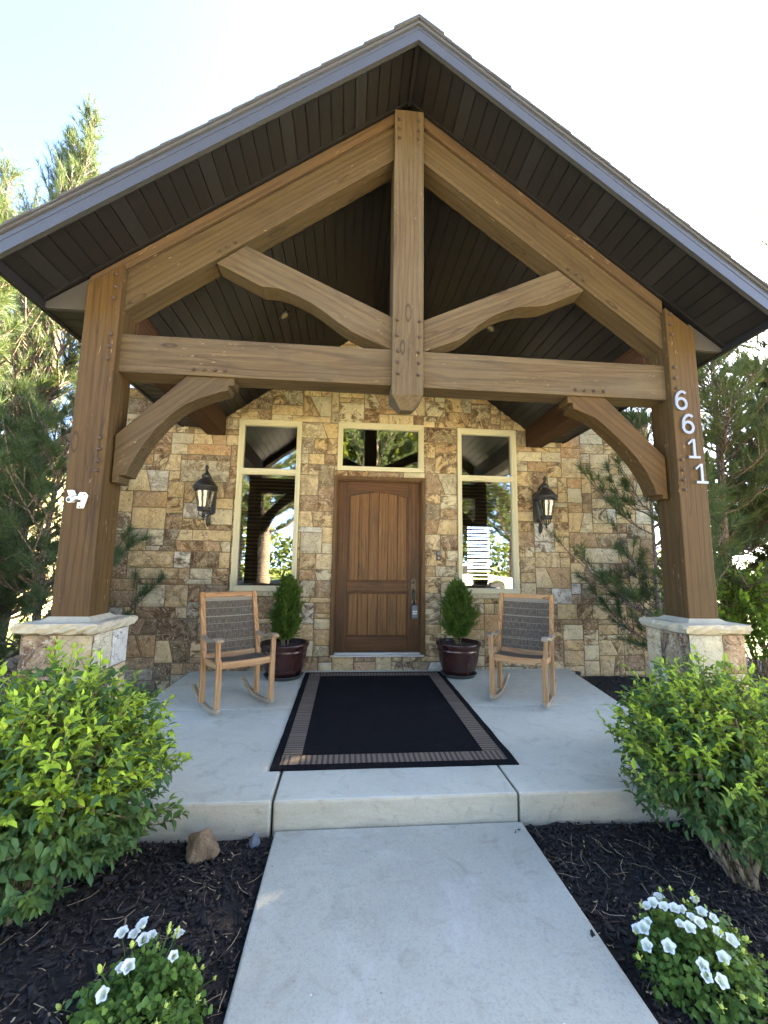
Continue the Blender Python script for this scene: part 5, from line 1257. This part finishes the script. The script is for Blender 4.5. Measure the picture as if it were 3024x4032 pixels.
pine('broad low branched pine added beyond the frame to close a sun gap', (8.7, .35, -.2), 11.0, 2.0, 44, .5, (0, 0), .2, tw=10, nd=64, group=GL, wid=.012)  # added between its two neighbours where sun still reached the walk
pine('mid green pine added at the right edge to keep sun off the slab', (9.7, 2.7, -.2), 8.0, 1.8, 47, .5, (0, 0), .14, tw=10, nd=64, group=GL, wid=.009)  # put in to remove sun patches from the slab and rug
T1 = shade_tree('tall street tree with a thick bare trunk, reflected in the left window', (-7.0, -15.0, -.25), 12, 3.6, 61)
spots = [(-4.4, -17.5, .9, 1.05, 'street tree with a thick pale trunk, second in the left pane'), (-13, -19, 2.2, 1.1, 'broad street tree toward the far left of the reflection'), (1.5, -19, 4.0, 1.15, 'full yellow green street tree mirrored in the pane above the door'),
         (5.4, -22, 1.5, 1.2, 'large street tree mirrored at the right of the pane above the door'), (9.5, -18, 5.2, 1.0, 'street tree reflected in the right window beside the white truck'), (14, -23, 3.0, 1.3, 'tall dark street tree at the right end of the reflected row'), (-9, -30, .4, 1.4, 'distant street tree behind the left pair across the road'), (4, -32, 2.7, 1.5, 'distant tall street tree across the road')]
for x, y, rz, s, lab in spots:
    o = copy_tree(T1); o.location = (x, y, -.25); o.rotation_euler = (0, 0, rz); o.scale = (s, s, s); o['label'] = lab

for x, y, r_, sd, lab in ((-16, -25, 4.2, 71, 'round leafy tree across the road, mirrored at the left end'), (0.5, -26, 4.8, 72, 'yellow green leafy tree across the lawn, mirrored above the door'), (7.5, -27, 4.4, 73, 'leafy tree mirrored high in the right window'), (19, -26, 5.0, 74, 'wide leafy tree at the right end of the mirrored row')):
    bush('leafy_tree', lab, (x, y, -.25), (x, y, 8.0), (r_*1.15, r_*.9, 6.8), 1500, sd, leaf=.22, low=-.85, mat='treeleaf', cat='tree', group=GT, inner=11000, youngamt=1.2, lmul=4.0)

# the wood beyond the road: one far mass of leaves
def far_wood():
    rs = np.random.RandomState(90); n = 22000; x = rs.uniform(-60, 60, n); top = 5+2.2*np.array([mnoise.noise(Vector((v*.13, 3, 0))) for v in x])+1.2*np.array([mnoise.noise(Vector((v*.5, 8, 0))) for v in x])
    P = np.stack([x, -44+rs.uniform(-3, 3, n), -.3+top*rs.uniform(0, 1, n)**.8], 1); D = rs.normal(size=(n, 3)); Nn = rs.normal(size=(n, 3))*.6+np.array([.4, .6, .6]); L = rs.uniform(.3, .6, n)
    V, F, Y = leaf_mesh(P, D, Nn, L, L*.7, rs.uniform(.0, .8, n)); tag(np_mesh('far_woods', V, F, M['treeleaf'], attrs={'young': Y}), kind='stuff')
far_wood()
# ------------------------------------------------------------------ white truck parked on the road, reflected in the right window
tk = thing('parked_truck', 'white pickup truck parked on the road, mirrored in the right window', 'truck', (5.6, -15.5, -.25))
def tprism(poly, y0, y1, nm, mt, par, bevel=.04):
    q = MB(); q.prism(poly, 'y', y0, y1); return q.build(nm, M[mt], par, bevel=bevel)
bx, by = 5.6, -15.5
prof = [(-2.6, .45), (-2.6, 1.05), (-.9, 1.1), (-.75, 1.72), (.75, 1.72), (1.25, 1.12), (2.5, 1.0), (2.6, .5), (2.1, .45), (1.95, .78), (1.6, .92), (1.25, .78), (1.1, .45), (-1.2, .45), (-1.35, .78), (-1.7, .92), (-2.05, .78), (-2.2, .45)]
body = tprism([(bx+a, b-.25) for a, b in prof], by-.9, by+.9, 'body', 'carpaint', tk)
for a in (-1.7, 1.6):
    for s_ in (-1, 1):
        q = MB(); q.lathe([(0, -.11), (.36, -.11), (.38, -.06), (.38, .06), (.36, .11), (0, .11)], n=24); q.v = [(bx+a+x, by+s_*.82+z, .13+y) for x, y, z in q.v]
        wv = q.build('wheel', M['pvc'], tk)
        q = MB(); q.lathe([(0, .12), (.2, .12), (.22, .10)], n=16); q.v = [(bx+a+x, by+s_*(.82+z), .13+y) for x, y, z in q.v]; q.build('rim', M['steel'], wv)
for s_ in (-1, 1):
    q = MB(); y = by+s_*.905; q.add([(bx-.7, y, .88), (bx+1.05, y, .88), (bx+.68, y, 1.38), (bx-.6, y, 1.38)], [(0, 1, 2, 3)]); q.build('side_window', M['black'], tk)
